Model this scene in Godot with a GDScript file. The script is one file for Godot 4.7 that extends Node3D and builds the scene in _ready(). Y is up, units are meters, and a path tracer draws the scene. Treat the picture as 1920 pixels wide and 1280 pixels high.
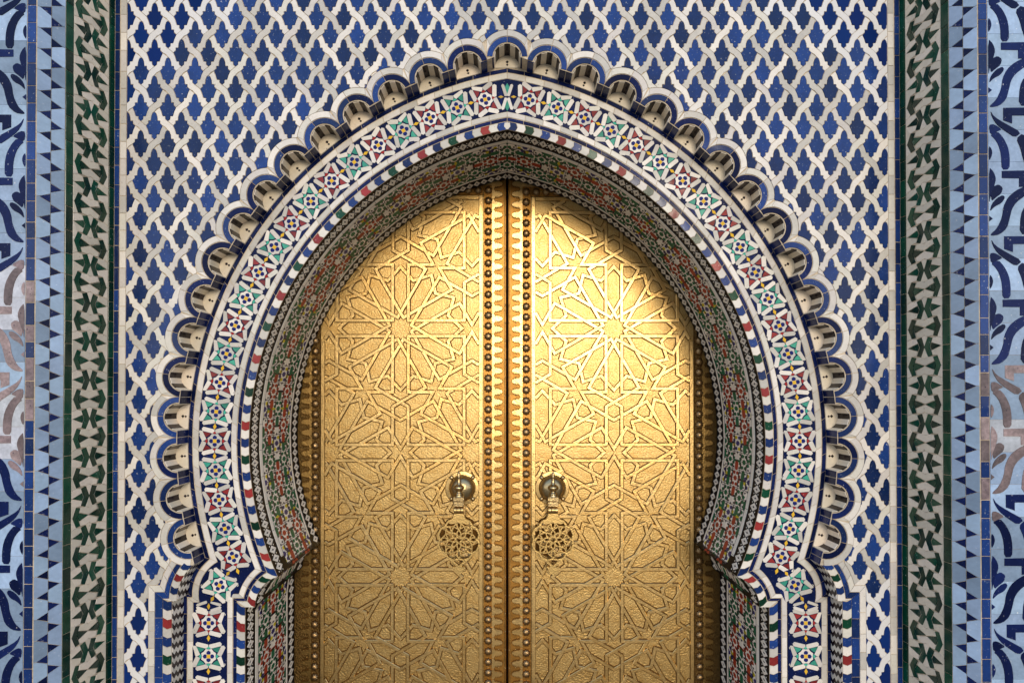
extends Node3D
# Photo pixels (1920 x 1280) on the wall plane are 3 mm; z is metres behind the wall plane.
const D := 3.6
const F := 1200.0
const AX := 951.0
const VY := 740.0
const EYE := 2.4
const K := 0.003
const ZB := 0.126      # arch band plane
const ZD := 0.989      # door plane
const KD := (D + ZD) / F
const CX := 1067.0     # centre of the left arc, band plane pixels
const CY := 830.0
const WX := 1071.0     # the same centre on the wall plane
const WY := 833.2
const RN := 739.0
const NSTEP := 5.9

class Buf:
	var v := PackedVector3Array()
	var n := PackedVector3Array()
	var c := PackedColorArray()

var rng := RandomNumberGenerator.new()
var M := {}
var count := {}
var colored := false
var col := Color.WHITE

# ---------------------------------------------------------------- naming helpers
func numbered(par: Node, nm: String) -> String:
	var key := "%d/%s" % [par.get_instance_id(), nm]
	var k: int = count.get(key, 0)
	count[key] = k + 1
	return nm if k == 0 else "%s_%03d" % [nm, k]

func thing(nm: String, label: String, category: String, at: Vector3, group := "") -> Node3D:
	var o := Node3D.new()
	o.name = numbered(self, nm)
	add_child(o, true)
	o.position = at
	o.set_meta("label", label)
	o.set_meta("category", category)
	o.set_meta("kind", "thing")
	if group != "":
		o.set_meta("group", group)
	return o

func part(par: Node3D, nm: String, mesh: Mesh, mat: Material, at := Vector3.ZERO, rot := Vector3.ZERO) -> MeshInstance3D:
	var o := MeshInstance3D.new()
	o.name = numbered(par, nm)
	o.mesh = mesh
	o.material_override = mat
	par.add_child(o, true)
	o.position = at
	o.rotation = rot
	return o

func stuff(o: Node) -> void:
	o.set_meta("kind", "stuff")

func pick(key: String) -> Material:
	var a: Array = M[key]
	return a[rng.randi() % a.size()]

# ---------------------------------------------------------------- shape helpers
func tri(b: Buf, p: Vector3, q: Vector3, r: Vector3, n: Vector3) -> void:
	b.v.append(p)
	if (q - p).cross(r - p).dot(n) > 0.0:
		b.v.append(r)
		b.v.append(q)
	else:
		b.v.append(q)
		b.v.append(r)
	for i in 3:
		b.n.append(n)
		if colored:
			b.c.append(col)

func tri_smooth(b: Buf, p: Vector3, q: Vector3, r: Vector3, n1: Vector3, n2: Vector3, n3: Vector3) -> void:
	b.v.append(p)
	b.n.append(n1)
	if (q - p).cross(r - p).dot(n1 + n2 + n3) > 0.0:
		b.v.append(r); b.v.append(q)
		b.n.append(n3); b.n.append(n2)
	else:
		b.v.append(q); b.v.append(r)
		b.n.append(n2); b.n.append(n3)
	if colored:
		for i in 3:
			b.c.append(col)

func quad(b: Buf, p: Vector3, q: Vector3, r: Vector3, s: Vector3, n: Vector3) -> void:
	tri(b, p, q, r, n)
	tri(b, p, r, s, n)

func commit(b: Buf) -> ArrayMesh:
	var a := []
	a.resize(Mesh.ARRAY_MAX)
	a[Mesh.ARRAY_VERTEX] = b.v
	a[Mesh.ARRAY_NORMAL] = b.n
	if b.c.size() > 0:
		a[Mesh.ARRAY_COLOR] = b.c
	var m := ArrayMesh.new()
	m.add_surface_from_arrays(Mesh.PRIMITIVE_TRIANGLES, a)
	return m

func area2(p: PackedVector2Array) -> float:
	var s := 0.0
	for i in p.size():
		var a := p[i]
		var c := p[(i + 1) % p.size()]
		s += a.x * c.y - c.x * a.y
	return s * 0.5

func centre(p: PackedVector2Array) -> Vector2:
	var s := Vector2.ZERO
	for a in p:
		s += a
	return s / p.size()

func clean(p: PackedVector2Array, eps: float) -> PackedVector2Array:
	var r := PackedVector2Array()
	for a in p:
		if r.is_empty() or r[r.size() - 1].distance_to(a) > eps:
			r.append(a)
	while r.size() > 3 and r[0].distance_to(r[r.size() - 1]) <= eps:
		r.remove_at(r.size() - 1)
	return r

func chaikin(p: PackedVector2Array) -> PackedVector2Array:
	var r := PackedVector2Array()
	for i in p.size():
		var a := p[i]
		var z := p[(i + 1) % p.size()]
		r.append(a.lerp(z, 0.22))
		r.append(a.lerp(z, 0.78))
	return r

func inset(p: PackedVector2Array, d: float) -> PackedVector2Array:
	var r := PackedVector2Array()
	var n := p.size()
	for i in n:
		var e0 := (p[i] - p[(i + n - 1) % n]).normalized()
		var e1 := (p[(i + 1) % n] - p[i]).normalized()
		var n0 := Vector2(-e0.y, e0.x)
		var n1 := Vector2(-e1.y, e1.x)
		r.append(p[i] + (n0 + n1) / maxf(1.0 + n0.dot(n1), 0.4) * d)
	return r

# a bevelled tile: poly in the map's own units, map(point, height) gives the place
func slab(b: Buf, poly_in: PackedVector2Array, map: Callable, h: float, gap: float, bev: float, drop := 0.003) -> void:
	var poly := poly_in
	if poly.size() < 3:
		return
	if area2(poly) < 0.0:
		poly = poly.duplicate()
		poly.reverse()
	poly = clean(poly, (gap + bev) * 0.7)
	if poly.size() < 3:
		return
	var outer := poly
	var top := poly
	var idx := PackedInt32Array()
	var full := absf(area2(poly))
	for f in [1.0, 0.6, 0.3, 0.1, 0.0]:
		outer = inset(poly, gap * f) if gap > 0.0 else poly
		top = inset(outer, bev * f)
		if f > 0.0 and area2(top) < full * 0.2:
			continue
		idx = Geometry2D.triangulate_polygon(top)
		if not idx.is_empty():
			break
	if idx.is_empty():
		return
	var c := centre(top)
	var o0: Vector3 = map.call(c, h)
	var up: Vector3 = ((map.call(c, h + 0.01) as Vector3) - o0).normalized()
	var ux: Vector3 = (map.call(c + Vector2(0.5, 0), h) as Vector3) - o0
	var uy: Vector3 = (map.call(c + Vector2(0, 0.5), h) as Vector3) - o0
	var hand := signf(ux.cross(uy).dot(up))
	var T := PackedVector3Array()
	var O := PackedVector3Array()
	for i in top.size():
		T.append(map.call(top[i], h))
		O.append(map.call(outer[i], h - drop))
	for i in range(0, idx.size(), 3):
		tri(b, T[idx[i]], T[idx[i + 1]], T[idx[i + 2]], up)
	for i in top.size():
		var j := (i + 1) % top.size()
		var e := O[j] - O[i]
		if e.length() < 1e-6:
			continue
		var out := (e.normalized().cross(up) * hand + up * 0.45).normalized()
		quad(b, O[i], O[j], T[j], T[i], out)

func mwall(p: Vector2, h: float) -> Vector3:
	return Vector3((p.x - AX) * K, EYE + (VY - p.y) * K, h)

func W(p: Vector2, z: float) -> Vector3:
	var k := (D + z) / F
	return Vector3((p.x - AX) * k, EYE + (VY - p.y) * k, -z)

func mband(p: Vector2, h: float) -> Vector3:
	var r := W(p, ZB)
	r.z += h
	return r

func mdoor(p: Vector2, h: float) -> Vector3:
	var r := W(p, ZD)
	r.z += h
	return r

func mir(p: PackedVector2Array) -> PackedVector2Array:
	var r := PackedVector2Array()
	for a in p:
		r.append(Vector2(2.0 * AX - a.x, a.y))
	return r

func side(p: PackedVector2Array, right: bool) -> PackedVector2Array:
	return mir(p) if right else p

func V(a: Array) -> PackedVector2Array:
	var r := PackedVector2Array()
	for i in range(0, a.size(), 2):
		r.append(Vector2(a[i], a[i + 1]))
	return r

# one tile as a node of its own, its mesh about its own middle, set by hand: a little uneven
func piece(par: Node3D, nm: String, poly: PackedVector2Array, map: Callable, mat: Material, h := 0.004, gap := 0.4, bev := 0.25, jit := 1.0) -> MeshInstance3D:
	var c: Vector3 = map.call(centre(poly), 0.0)
	var b := Buf.new()
	slab(b, poly, func(p, q): return (map.call(p, q) as Vector3) - c, h, gap, bev)
	if b.v.is_empty():
		return null
	var org := par.position if par.get_parent() == self else Vector3.ZERO
	return part(par, nm, commit(b), mat, c - org, Vector3(rng.randf_range(-1, 1), rng.randf_range(-1, 1), 0) * 0.012 * jit)

func ext(par: Node3D, nm: String, poly: PackedVector2Array, map: Callable, mat: Material) -> MeshInstance3D:
	var idx := Geometry2D.triangulate_polygon(poly)
	var b := Buf.new()
	for i in range(0, idx.size(), 3):
		var p: Vector3 = map.call(poly[idx[i]], 0.0)
		tri(b, p, map.call(poly[idx[i + 1]], 0.0), map.call(poly[idx[i + 2]], 0.0), ((map.call(poly[idx[i]], 0.01) as Vector3) - p).normalized())
	var org := par.position if par.get_parent() == self else Vector3.ZERO
	return part(par, nm, commit(b), mat, -org)

# a lathe about +y
func lathe(b: Buf, prof: PackedVector2Array, seg: int, xf: Transform3D) -> void:
	for i in prof.size() - 1:
		var d := (prof[i + 1] - prof[i])
		var nn := Vector2(d.y, -d.x).normalized()
		for k in seg:
			var a0 := TAU * k / seg
			var a1 := TAU * (k + 1) / seg
			var d0 := Vector3(cos(a0), 0, sin(a0))
			var d1 := Vector3(cos(a1), 0, sin(a1))
			var n0 := xf.basis * (d0 * nn.x + Vector3.UP * nn.y)
			var n1 := xf.basis * (d1 * nn.x + Vector3.UP * nn.y)
			var p00 := xf * (d0 * prof[i].x + Vector3.UP * prof[i].y)
			var p01 := xf * (d1 * prof[i].x + Vector3.UP * prof[i].y)
			var p10 := xf * (d0 * prof[i + 1].x + Vector3.UP * prof[i + 1].y)
			var p11 := xf * (d1 * prof[i + 1].x + Vector3.UP * prof[i + 1].y)
			if prof[i].x > 1e-5:
				tri_smooth(b, p00, p01, p11, n0, n1, n1)
			if prof[i + 1].x > 1e-5:
				tri_smooth(b, p00, p11, p10, n0, n1, n0)

func box(b: Buf, lo: Vector3, hi: Vector3, bev := 0.002) -> void:
	# chamfered box
	var c := (lo + hi) * 0.5
	var e := (hi - lo) * 0.5
	for ax in 3:
		var u := (ax + 1) % 3
		var w := (ax + 2) % 3
		for s in [-1.0, 1.0]:
			var n := Vector3.ZERO
			n[ax] = s
			var q := []
			for k in [[-1, -1], [1, -1], [1, 1], [-1, 1]]:
				var p := c
				p[ax] += s * e[ax]
				p[u] += k[0] * (e[u] - bev)
				p[w] += k[1] * (e[w] - bev)
				q.append(p)
			quad(b, q[0], q[1], q[2], q[3], n)
			for t in [-1.0, 1.0]:
				var n2 := n
				n2[u] = t
				var r := []
				for k in [[0, -1], [0, 1], [1, 1], [1, -1]]:
					var p := c
					p[ax] += s * (e[ax] - (bev if k[0] == 1 else 0.0))
					p[u] += t * (e[u] - (0.0 if k[0] == 1 else bev))
					p[w] += k[1] * (e[w] - bev)
					r.append(p)
				quad(b, r[0], r[1], r[2], r[3], n2.normalized())

# ---------------------------------------------------------------- materials
func noise(freq: float, seed_: int, kind := FastNoiseLite.TYPE_SIMPLEX_SMOOTH) -> FastNoiseLite:
	var n := FastNoiseLite.new()
	n.noise_type = kind
	n.frequency = freq
	n.seed = seed_
	n.fractal_octaves = 3
	return n

func tex(base: Color, amp: float, chip: Color, chips: int, seed_: int, size := 384) -> ImageTexture:
	var r := RandomNumberGenerator.new()
	r.seed = seed_
	var a := noise(0.012, seed_).get_seamless_image(size, size).get_data()
	var c := noise(0.07, seed_ + 5).get_seamless_image(size, size).get_data()
	var out := PackedByteArray()
	out.resize(size * size * 3)
	for i in size * size:
		var f := 1.0 + amp * ((a[i] - 128) / 128.0 * 0.7 + (c[i] - 128) / 128.0 * 0.5)
		out[i * 3] = int(clampf(base.r * f, 0, 1) * 255)
		out[i * 3 + 1] = int(clampf(base.g * f, 0, 1) * 255)
		out[i * 3 + 2] = int(clampf(base.b * f, 0, 1) * 255)
	var im := Image.create_from_data(size, size, false, Image.FORMAT_RGB8, out)
	for i in chips:
		var x := r.randi() % size
		var y := r.randi() % size
		var big := r.randf() < 0.12
		var w := r.randi_range(2, 4) if big else r.randi_range(1, 2)
		var h := r.randi_range(2, 5) if big else r.randi_range(1, 2)
		im.fill_rect(Rect2i(x, y, w, h), base.lerp(chip, r.randf_range(0.25, 0.9)))
	return ImageTexture.create_from_image(im)

func glaze(key: String, base: Color, lo: float, hi: float, n: int, chip: Color, chips: int, rough := 0.16, amp := 0.12) -> void:
	var t := tex(base, amp, chip, chips, hash(key) % 10000)
	var list := []
	for i in n:
		var m := StandardMaterial3D.new()
		var f := lerpf(lo, hi, (i + 0.5) / n)
		m.albedo_color = Color(f, f * (0.998 - 0.005 * (i % 3)), f * (0.985 - 0.012 * (i % 2)))
		m.albedo_texture = t
		m.roughness = rough
		m.metallic_specular = 0.4
		m.uv1_triplanar = true
		m.uv1_world_triplanar = true
		m.uv1_scale = Vector3.ONE * 1.6
		m.uv1_offset = Vector3(0.13, 0.37, 0.71) * i
		m.normal_enabled = true
		m.normal_texture = M["wavy"]
		m.normal_scale = 0.1
		list.append(m)
	M[key] = list

func engraved(base: Color, n: FastNoiseLite) -> ImageTexture:
	# brass whose chased lines have gone brown
	var size := 512
	var a := n.get_seamless_image(size, size).get_data()
	var f := noise(0.2, 9).get_seamless_image(size, size).get_data()
	var g := noise(0.006, 12).get_seamless_image(size, size).get_data()
	var old := c8(196, 148, 78)
	var out := PackedByteArray()
	out.resize(size * size * 3)
	for i in size * size:
		var t := clampf((a[i] - 150) / 90.0, 0, 1) * 0.4 + clampf((f[i] - 140) / 80.0, 0, 1) * 0.1 + clampf((g[i] - 120) / 120.0, 0, 1) * 0.25
		var c := base.lerp(old, clampf(t, 0, 0.85))
		out[i * 3] = int(c.r * 255)
		out[i * 3 + 1] = int(c.g * 255)
		out[i * 3 + 2] = int(c.b * 255)
	return ImageTexture.create_from_image(Image.create_from_data(size, size, false, Image.FORMAT_RGB8, out))

func normal_tex(n: FastNoiseLite, size: int, strength: float) -> NoiseTexture2D:
	var t := NoiseTexture2D.new()
	t.width = size
	t.height = size
	t.seamless = true
	t.noise = n
	t.as_normal_map = true
	t.bump_strength = strength
	return t

func metal(c: Color, rough: float, nt: Texture2D, ns: float, scale: float, at: Texture2D = null) -> StandardMaterial3D:
	var m := StandardMaterial3D.new()
	m.albedo_color = c
	m.metallic = 1.0
	m.roughness = rough
	m.uv1_triplanar = true
	m.uv1_world_triplanar = true
	m.uv1_scale = Vector3.ONE * scale
	if nt:
		m.normal_enabled = true
		m.normal_texture = nt
		m.normal_scale = ns
	if at:
		m.albedo_texture = at
	return m

func c8(r: int, g: int, b: int) -> Color:
	return Color(r / 255.0, g / 255.0, b / 255.0)

func make_materials() -> void:
	var wv := noise(0.016, 3)
	wv.fractal_octaves = 1
	M["wavy"] = normal_tex(wv, 256, 5.0)
	var chip := c8(225, 215, 205)
	glaze("white", c8(240, 230, 214), 0.8, 1.0, 6, c8(150, 130, 110), 130, 0.2, 0.05)
	glaze("navy", c8(31, 64, 128), 0.6, 1.0, 6, chip, 700)
	glaze("deep", c8(24, 38, 88), 0.6, 1.0, 4, chip, 500)
	glaze("black", c8(44, 34, 40), 0.6, 1.0, 3, chip, 200)
	for m in M["black"] + M["deep"]:
		m.metallic_specular = 0.25
	glaze("green", c8(8, 74, 48), 0.55, 1.0, 5, chip, 420)
	glaze("weathered", c8(156, 134, 132), 0.62, 1.0, 4, c8(70, 55, 70), 900, 0.35, 0.3)  # brown-mauve glaze for tiles around mid-height; the key also seeds its texture
	glaze("pale_worn", c8(200, 202, 206), 0.85, 1.0, 3, c8(150, 140, 150), 500, 0.3, 0.12)  # greyer pale glaze for panels around mid-height; the key also seeds its texture
	glaze("sky_blue", c8(168, 190, 214), 0.74, 1.0, 5, c8(240, 240, 240), 160, 0.18, 0.1)
	glaze("red", c8(158, 52, 50), 0.75, 1.0, 4, chip, 150)
	glaze("teal", c8(70, 168, 140), 0.75, 1.0, 4, chip, 150)
	glaze("yellow", c8(236, 186, 58), 0.85, 1.0, 3, chip, 100)
	glaze("cream", c8(240, 224, 198), 0.88, 1.0, 3, c8(150, 130, 110), 100, 0.3, 0.05)
	glaze("grout", c8(206, 186, 158), 0.95, 1.0, 1, c8(120, 100, 80), 700, 0.9, 0.2)
	glaze("dark_bed", c8(20, 16, 18), 0.95, 1.0, 1, c8(70, 60, 55), 200, 0.3, 0.2)
	M["dark_bed"][0].metallic_specular = 0.1
	glaze("stone", c8(150, 138, 122), 0.95, 1.0, 1, c8(110, 100, 90), 500, 0.9, 0.2)
	var mos := StandardMaterial3D.new()
	mos.vertex_color_use_as_albedo = true
	mos.roughness = 0.25
	mos.metallic_specular = 0.15
	mos.normal_enabled = true
	mos.normal_texture = M["wavy"]
	mos.normal_scale = 0.1
	mos.uv1_triplanar = true
	mos.uv1_world_triplanar = true
	mos.uv1_scale = Vector3.ONE * 1.6
	M["mosaic"] = mos
	# brass: chased sheet, plain straps, dark old studs
	var ch := noise(0.022, 21)
	ch.fractal_type = FastNoiseLite.FRACTAL_RIDGED
	ch.fractal_octaves = 2
	ch.domain_warp_enabled = true
	ch.domain_warp_amplitude = 26.0
	ch.domain_warp_frequency = 0.03
	var chased := normal_tex(ch, 512, 18.0)
	var fine := normal_tex(noise(0.09, 8), 256, 3.0)
	var tone := engraved(c8(240, 210, 148), ch)
	var tone2 := tex(c8(238, 204, 142), 0.12, c8(150, 100, 50), 160, 79)
	M["sheet"] = metal(Color(0.80, 0.77, 0.72), 0.38, chased, 0.11, 3.2, tone)
	M["mid_brass"] = metal(c8(166, 140, 102), 0.42, fine, 0.12, 2.5, tone2)
	M["shaded_sheet"] = metal(c8(112, 86, 48), 0.46, chased, 0.5, 3.2)  # sheet brass darkened: shade near the jamb put into its colour
	M["shaded_strap"] = metal(c8(150, 120, 70), 0.36, fine, 0.25, 2.5)  # trim brass darkened the same way, jamb shade in its colour
	M["dark_brass"] = metal(c8(96, 66, 30), 0.6, fine, 0.3, 3.0)  # dark brown brass: strap outlines and the knocker plate's painted contact shade
	M["strap"] = [metal(Color(0.9, 0.88, 0.84), 0.33, fine, 0.12, 2.5, tone2), metal(Color(0.84, 0.82, 0.78), 0.36, fine, 0.12, 2.5, tone2), metal(Color(0.92, 0.88, 0.8), 0.31, fine, 0.12, 2.5, tone2)]
	M["stud"] = metal(c8(158, 128, 88), 0.34, fine, 0.3, 3.0)
	M["pendant"] = metal(c8(196, 164, 104), 0.36, fine, 0.2, 3.0)
	M["knocker"] = metal(c8(188, 162, 116), 0.28, fine, 0.2, 3.0)
	M["gap"] = metal(c8(40, 30, 20), 0.6, null, 0.0, 1.0)

# ---------------------------------------------------------------- setting
func make_ground() -> void:
	var b := Buf.new()
	quad(b, Vector3(-80, 0, -30), Vector3(80, 0, -30), Vector3(80, 0, 90), Vector3(-80, 0, 90), Vector3.UP)
	var o := part(self, "ground", commit(b), M["stone"][0])
	o.set_meta("kind", "structure")
	o.set_meta("label", "pale stone paving in front of the gate")

# ---------------------------------------------------------------- wall lattice
const HALF := [0.0, -26.4, 3.5, -23.2, 5.6, -17.0, 6.2, -9.4, 11.0, -9.0, 10.8, -4.5, 15.5, 0.0]
const LOW := [15.5, 0.0, 12.0, 7.5, 9.5, 16.0, 4.6, 16.3, 4.4, 22.0, 0.0, 25.8]
const PX := 50.9
const PY := 34.4

func star_poly() -> PackedVector2Array:
	var r := V(HALF)
	var l := V(LOW)
	for i in range(1, l.size()):
		r.append(l[i])
	for i in range(l.size() - 2, 0, -1):
		r.append(Vector2(-l[i].x, l[i].y))
	for i in range(6, 0, -1):
		var a := V(HALF)[i]
		r.append(Vector2(-a.x, a.y))
	return r

func strap_poly() -> PackedVector2Array:
	var up := V(HALF)
	var lo := V(LOW)
	var hx := PX * 0.5
	var r := PackedVector2Array()
	for i in up.size():
		r.append(up[i] + Vector2(-hx, 0))
	r.append(Vector2(-4.2, 3.0))
	for i in up.size():
		r.append(up[i] + Vector2(0, PY))
	for i in range(lo.size() - 1, -1, -1):
		r.append(Vector2(-lo[i].x, lo[i].y) + Vector2(hx, 0))
	r.append(Vector2(5.2, -4.6))
	for i in range(lo.size() - 1, -1, -1):
		r.append(Vector2(-lo[i].x, lo[i].y) + Vector2(0, -PY))
	return r

func niche_angle(i: int) -> float:
	return deg_to_rad(rad_to_deg(asin((WX - AX) / RN)) + NSTEP * i)

func niche_frame(i: int) -> Array:      # centre, tangent (to the left and down), outward normal
	var a := niche_angle(i)
	var c := Vector2(WX - RN * sin(a), WY - RN * cos(a))
	if i == 0:
		return [c, Vector2(-1, 0), Vector2(0, -1)]
	return [c, Vector2(-cos(a), sin(a)), Vector2(-sin(a), -cos(a))]

func at_niche(f: Array, t: float, n: float) -> Vector2:
	return (f[0] as Vector2) + (f[1] as Vector2) * t + (f[2] as Vector2) * n

func pol(r: float, deg: float) -> Vector2:
	return Vector2(r * cos(deg_to_rad(deg)), r * sin(deg_to_rad(deg)))

const SW := Vector2(424.2, 1125.0)      # shoulder centre on the wall plane

func shoulder_w(rho: float, deg: float) -> Vector2:
	return SW + Vector2(rho * cos(deg_to_rad(deg)), -rho * sin(deg_to_rad(deg)))

# left half of the outline of all that is not lattice (outer edge of the white rings)
func outline_left() -> PackedVector2Array:
	var r := PackedVector2Array()
	var last := Vector2.ZERO
	for i in 17:
		var f := niche_frame(i)
		var d := 90.0 if i == 0 else 138.6
		var end := 41.4 if i < 16 else -20.0
		while d > end:
			var q := pol(51.0, d)
			last = at_niche(f, q.x, q.y)
			if i == 16 and last.distance_to(SW) < 126.0:
				break
			r.append(last)
			d -= 6.0
		if i < 16:
			var q := pol(51.0, end)
			r.append(at_niche(f, q.x, q.y))
	var e := last - SW
	var b := rad_to_deg(atan2(-e.y, e.x)) + 3.0
	while shoulder_w(126.0, b).y < 1095.0:
		r.append(shoulder_w(126.0, b))
		b += 4.0
	r.append(Vector2(SW.x - sqrt(126.0 * 126.0 - 29.0 * 29.0), 1096))
	r.append(Vector2(280, 1096))
	r.append(Vector2(280, 1450))
	return r

# left half of the front edge of the reveal (into the niches)
func edge_left() -> PackedVector2Array:
	var r := PackedVector2Array()
	for i in 17:
		var f := niche_frame(i)
		var d := 90.0 if i == 0 else 180.0
		while d >= -0.1:
			var q := pol(26.0, d)
			r.append(at_niche(f, q.x, q.y))
			d -= 15.0
	var f16 := niche_frame(16)
	r.append(at_niche(f16, 50.0, 0))
	for k in 13:
		r.append(shoulder_w(91.0, lerpf(131.0, 180.0, k / 12.0)))
	r.append(Vector2(324, 1125))
	r.append(Vector2(324, 1540))
	return r

func both(l: PackedVector2Array) -> PackedVector2Array:   # right side up to the apex, then down the left
	var r := mir(l)
	r.reverse()
	for i in range(1, l.size()):
		r.append(l[i])
	return r

func make_wall() -> void:
	var w := thing("gate_wall", "blue and white wall of interlaced glazed tiles around the arch", "wall", Vector3.ZERO)
	var edge := both(edge_left())
	var bed := PackedVector2Array([Vector2(150, 1540), Vector2(150, -260), Vector2(2 * AX - 150, -260), Vector2(2 * AX - 150, 1540)])
	bed.append_array(edge)
	ext(w, "mortar_bed", bed, mwall, M["grout"][0])
	var cb := Buf.new()
	box(cb, Vector3(-3.2, 0, -1.6), Vector3(3.2, 6.4, -1.06), 0.01)
	part(w, "dark_backing", commit(cb), M["dark_bed"][0])  # added dark backing that stops light showing through the door slit
	var hole := both(outline_left())
	var rect := V([235.0, -14.0, 1667.0, -14.0, 1667.0, 1294.0, 235.0, 1294.0])
	var lm := func(p: Vector2, h: float) -> Vector3: return Vector3(p.x * K, -p.y * K, h)
	var star := star_poly()
	var strap := strap_poly()
	var strap_m := PackedVector2Array()
	for p in strap:
		strap_m.append(Vector2(-p.x, p.y))
	var shapes := [star, strap, strap_m]
	var meshes := []
	for s in shapes:
		var b := Buf.new()
		slab(b, s, lm, 0.005, 0.2 if meshes.is_empty() else 0.5, 0.25)
		meshes.append(commit(b))
	var made := [0, 0]
	var rest := [Buf.new(), Buf.new()]
	var todo := []
	for j in range(-1, 39):
		for i in range(-16, 17):
			for kind in 2:
				var x := AX - 2.5 + PX * (i + (0.5 if j % 2 != 0 else 0.0)) + (PX * 0.5 if kind == 1 else 0.0)
				var y := 28.0 + PY * j
				if x < 205 or x > 1697:
					continue
				todo.append([kind, Vector2(x, y), (2 if j % 2 != 0 else 1) if kind == 1 else 0])
	todo.sort_custom(func(a, b): return (a[1] as Vector2).distance_to(Vector2(951, 640)) < (b[1] as Vector2).distance_to(Vector2(951, 640)))
	for t in todo:
		var kind: int = t[0]
		var poly := PackedVector2Array()
		for p in shapes[t[2]]:
			poly.append(p + t[1])
		var nm: String = ["star_tile", "strap_tile"][kind]
		var key: String = ["navy", "white"][kind]
		var res := [poly]
		var clipped := false
		if not Geometry2D.intersect_polygons(poly, hole).is_empty():
			res = Geometry2D.clip_polygons(poly, hole)
			clipped = true
		var lo := Vector2(1e9, 1e9)
		var hi := Vector2(-1e9, -1e9)
		for p in poly:
			lo = lo.min(p)
			hi = hi.max(p)
		if lo.x < 235 or hi.x > 1667 or lo.y < -14 or hi.y > 1294:
			var r2 := []
			for q in res:
				r2.append_array(Geometry2D.intersect_polygons(q, rect))
			res = r2
			clipped = true
		for q in res:
			if absf(area2(q)) < 14.0:
				continue
			if made[kind] < 299:
				made[kind] += 1
				if clipped:
					piece(w, nm, q, mwall, pick(key), 0.005, 0.42, 0.25)
				else:
					part(w, nm, meshes[t[2]], pick(key), mwall(t[1], 0), Vector3(rng.randf_range(-1, 1), rng.randf_range(-1, 1), 0) * 0.012)
			else:
				var tilt := Vector2(rng.randf_range(-1, 1), rng.randf_range(-1, 1)) * 0.012 * K
				var cc: Vector2 = t[1]
				colored = true
				var g := rng.randf_range(0.6, 1.0)
				col = Color(0.012, 0.036, 0.16) * g if kind == 0 else Color(0.80, 0.75, 0.68) * rng.randf_range(0.9, 1.0)
				slab(rest[kind], q, func(p, h): return mwall(p, h + (p.x - cc.x) * tilt.x + (p.y - cc.y) * tilt.y), 0.005, 0.42, 0.25)
				colored = false
	for kind in 2:
		if rest[kind].v.size() > 0:
			stuff(part(w, ["star_tiling", "strap_tiling"][kind], commit(rest[kind]), M["mosaic"]))
	# upright border: a white strip and a blue strip on each side
	for right in [false, true]:
		var y := -14.0
		while y < 1294:
			var l := rng.randf_range(31, 40)
			piece(w, "white_border_tile", side(V([222.5, y, 234.5, y, 234.5, y + l, 222.5, y + l]), right), mwall, pick("white"))
			y += l
		y = -14.0
		while y < 1294:
			var l := rng.randf_range(33, 42)
			piece(w, "blue_border_tile", side(V([212.0, y, 221.5, y, 221.5, y + l, 212.0, y + l]), right), mwall, pick("navy"), 0.004, 0.5)
			y += l

# ---------------------------------------------------------------- the arch
func arch_pt(r: float, a: float) -> Vector2:
	return Vector2(CX - r * sin(a), CY - r * cos(a))

const SA := Vector2(539.0, 1137.0)
const SB := Vector2(442.0, 1112.0)

func rho_of(r: float) -> float:
	return r - 540.0 if r < 660.0 else r - 626.0

func mid_of(r: float) -> Vector2:
	return SA if r < 660.0 else SB

var corner_cache := {}
func corner(r: float) -> float:
	if corner_cache.has(r):
		return corner_cache[r]
	var lo := deg_to_rad(95)
	var hi := deg_to_rad(116)
	for k in 40:
		var m := (lo + hi) * 0.5
		if arch_pt(r, m).distance_to(mid_of(r)) > rho_of(r):
			lo = m
		else:
			hi = m
	corner_cache[r] = lo
	return lo

func arch_u(r: float, u: float) -> Vector2:
	return arch_pt(r, lerpf(asin((CX - AX) / r), corner(r), u))

func ledge_y(r: float) -> float:
	return 1137.0 - (r - 600.0) * 0.75 if r < 660.0 else 1112.0 + (714.0 - r) * 0.8

func jamb_x(r: float) -> float:
	return 461.0 - (r - 600.0) if r < 660.0 else 345.0 + (714.0 - r) * 0.97

func shoulder_u(r: float, u: float) -> Vector2:
	var c := mid_of(r)
	var e := arch_pt(r, corner(r)) - c
	var b0 := atan2(-e.y, e.x)
	var rho := rho_of(r)
	var b1 := PI - asin(clampf((c.y - ledge_y(r)) / rho, -1, 1))
	var b := lerpf(b0, b1, u)
	return c + Vector2(rho * cos(b), -rho * sin(b))

# a tile of a strip between radii r0 and r1 along one stretch of it
func strip_tile(fn: Callable, r0: float, r1: float, u0: float, u1: float, n: int) -> PackedVector2Array:
	var p := PackedVector2Array()
	for k in n + 1:
		p.append(fn.call(r0, lerpf(u0, u1, float(k) / n)))
	for k in range(n, -1, -1):
		p.append(fn.call(r1, lerpf(u0, u1, float(k) / n)))
	return p

func ledge_tile(r0: float, r1: float) -> PackedVector2Array:
	return PackedVector2Array([shoulder_u(r0, 1), Vector2(jamb_x(r0), ledge_y(r0)), Vector2(jamb_x(r1), ledge_y(r1)), shoulder_u(r1, 1)])

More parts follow.
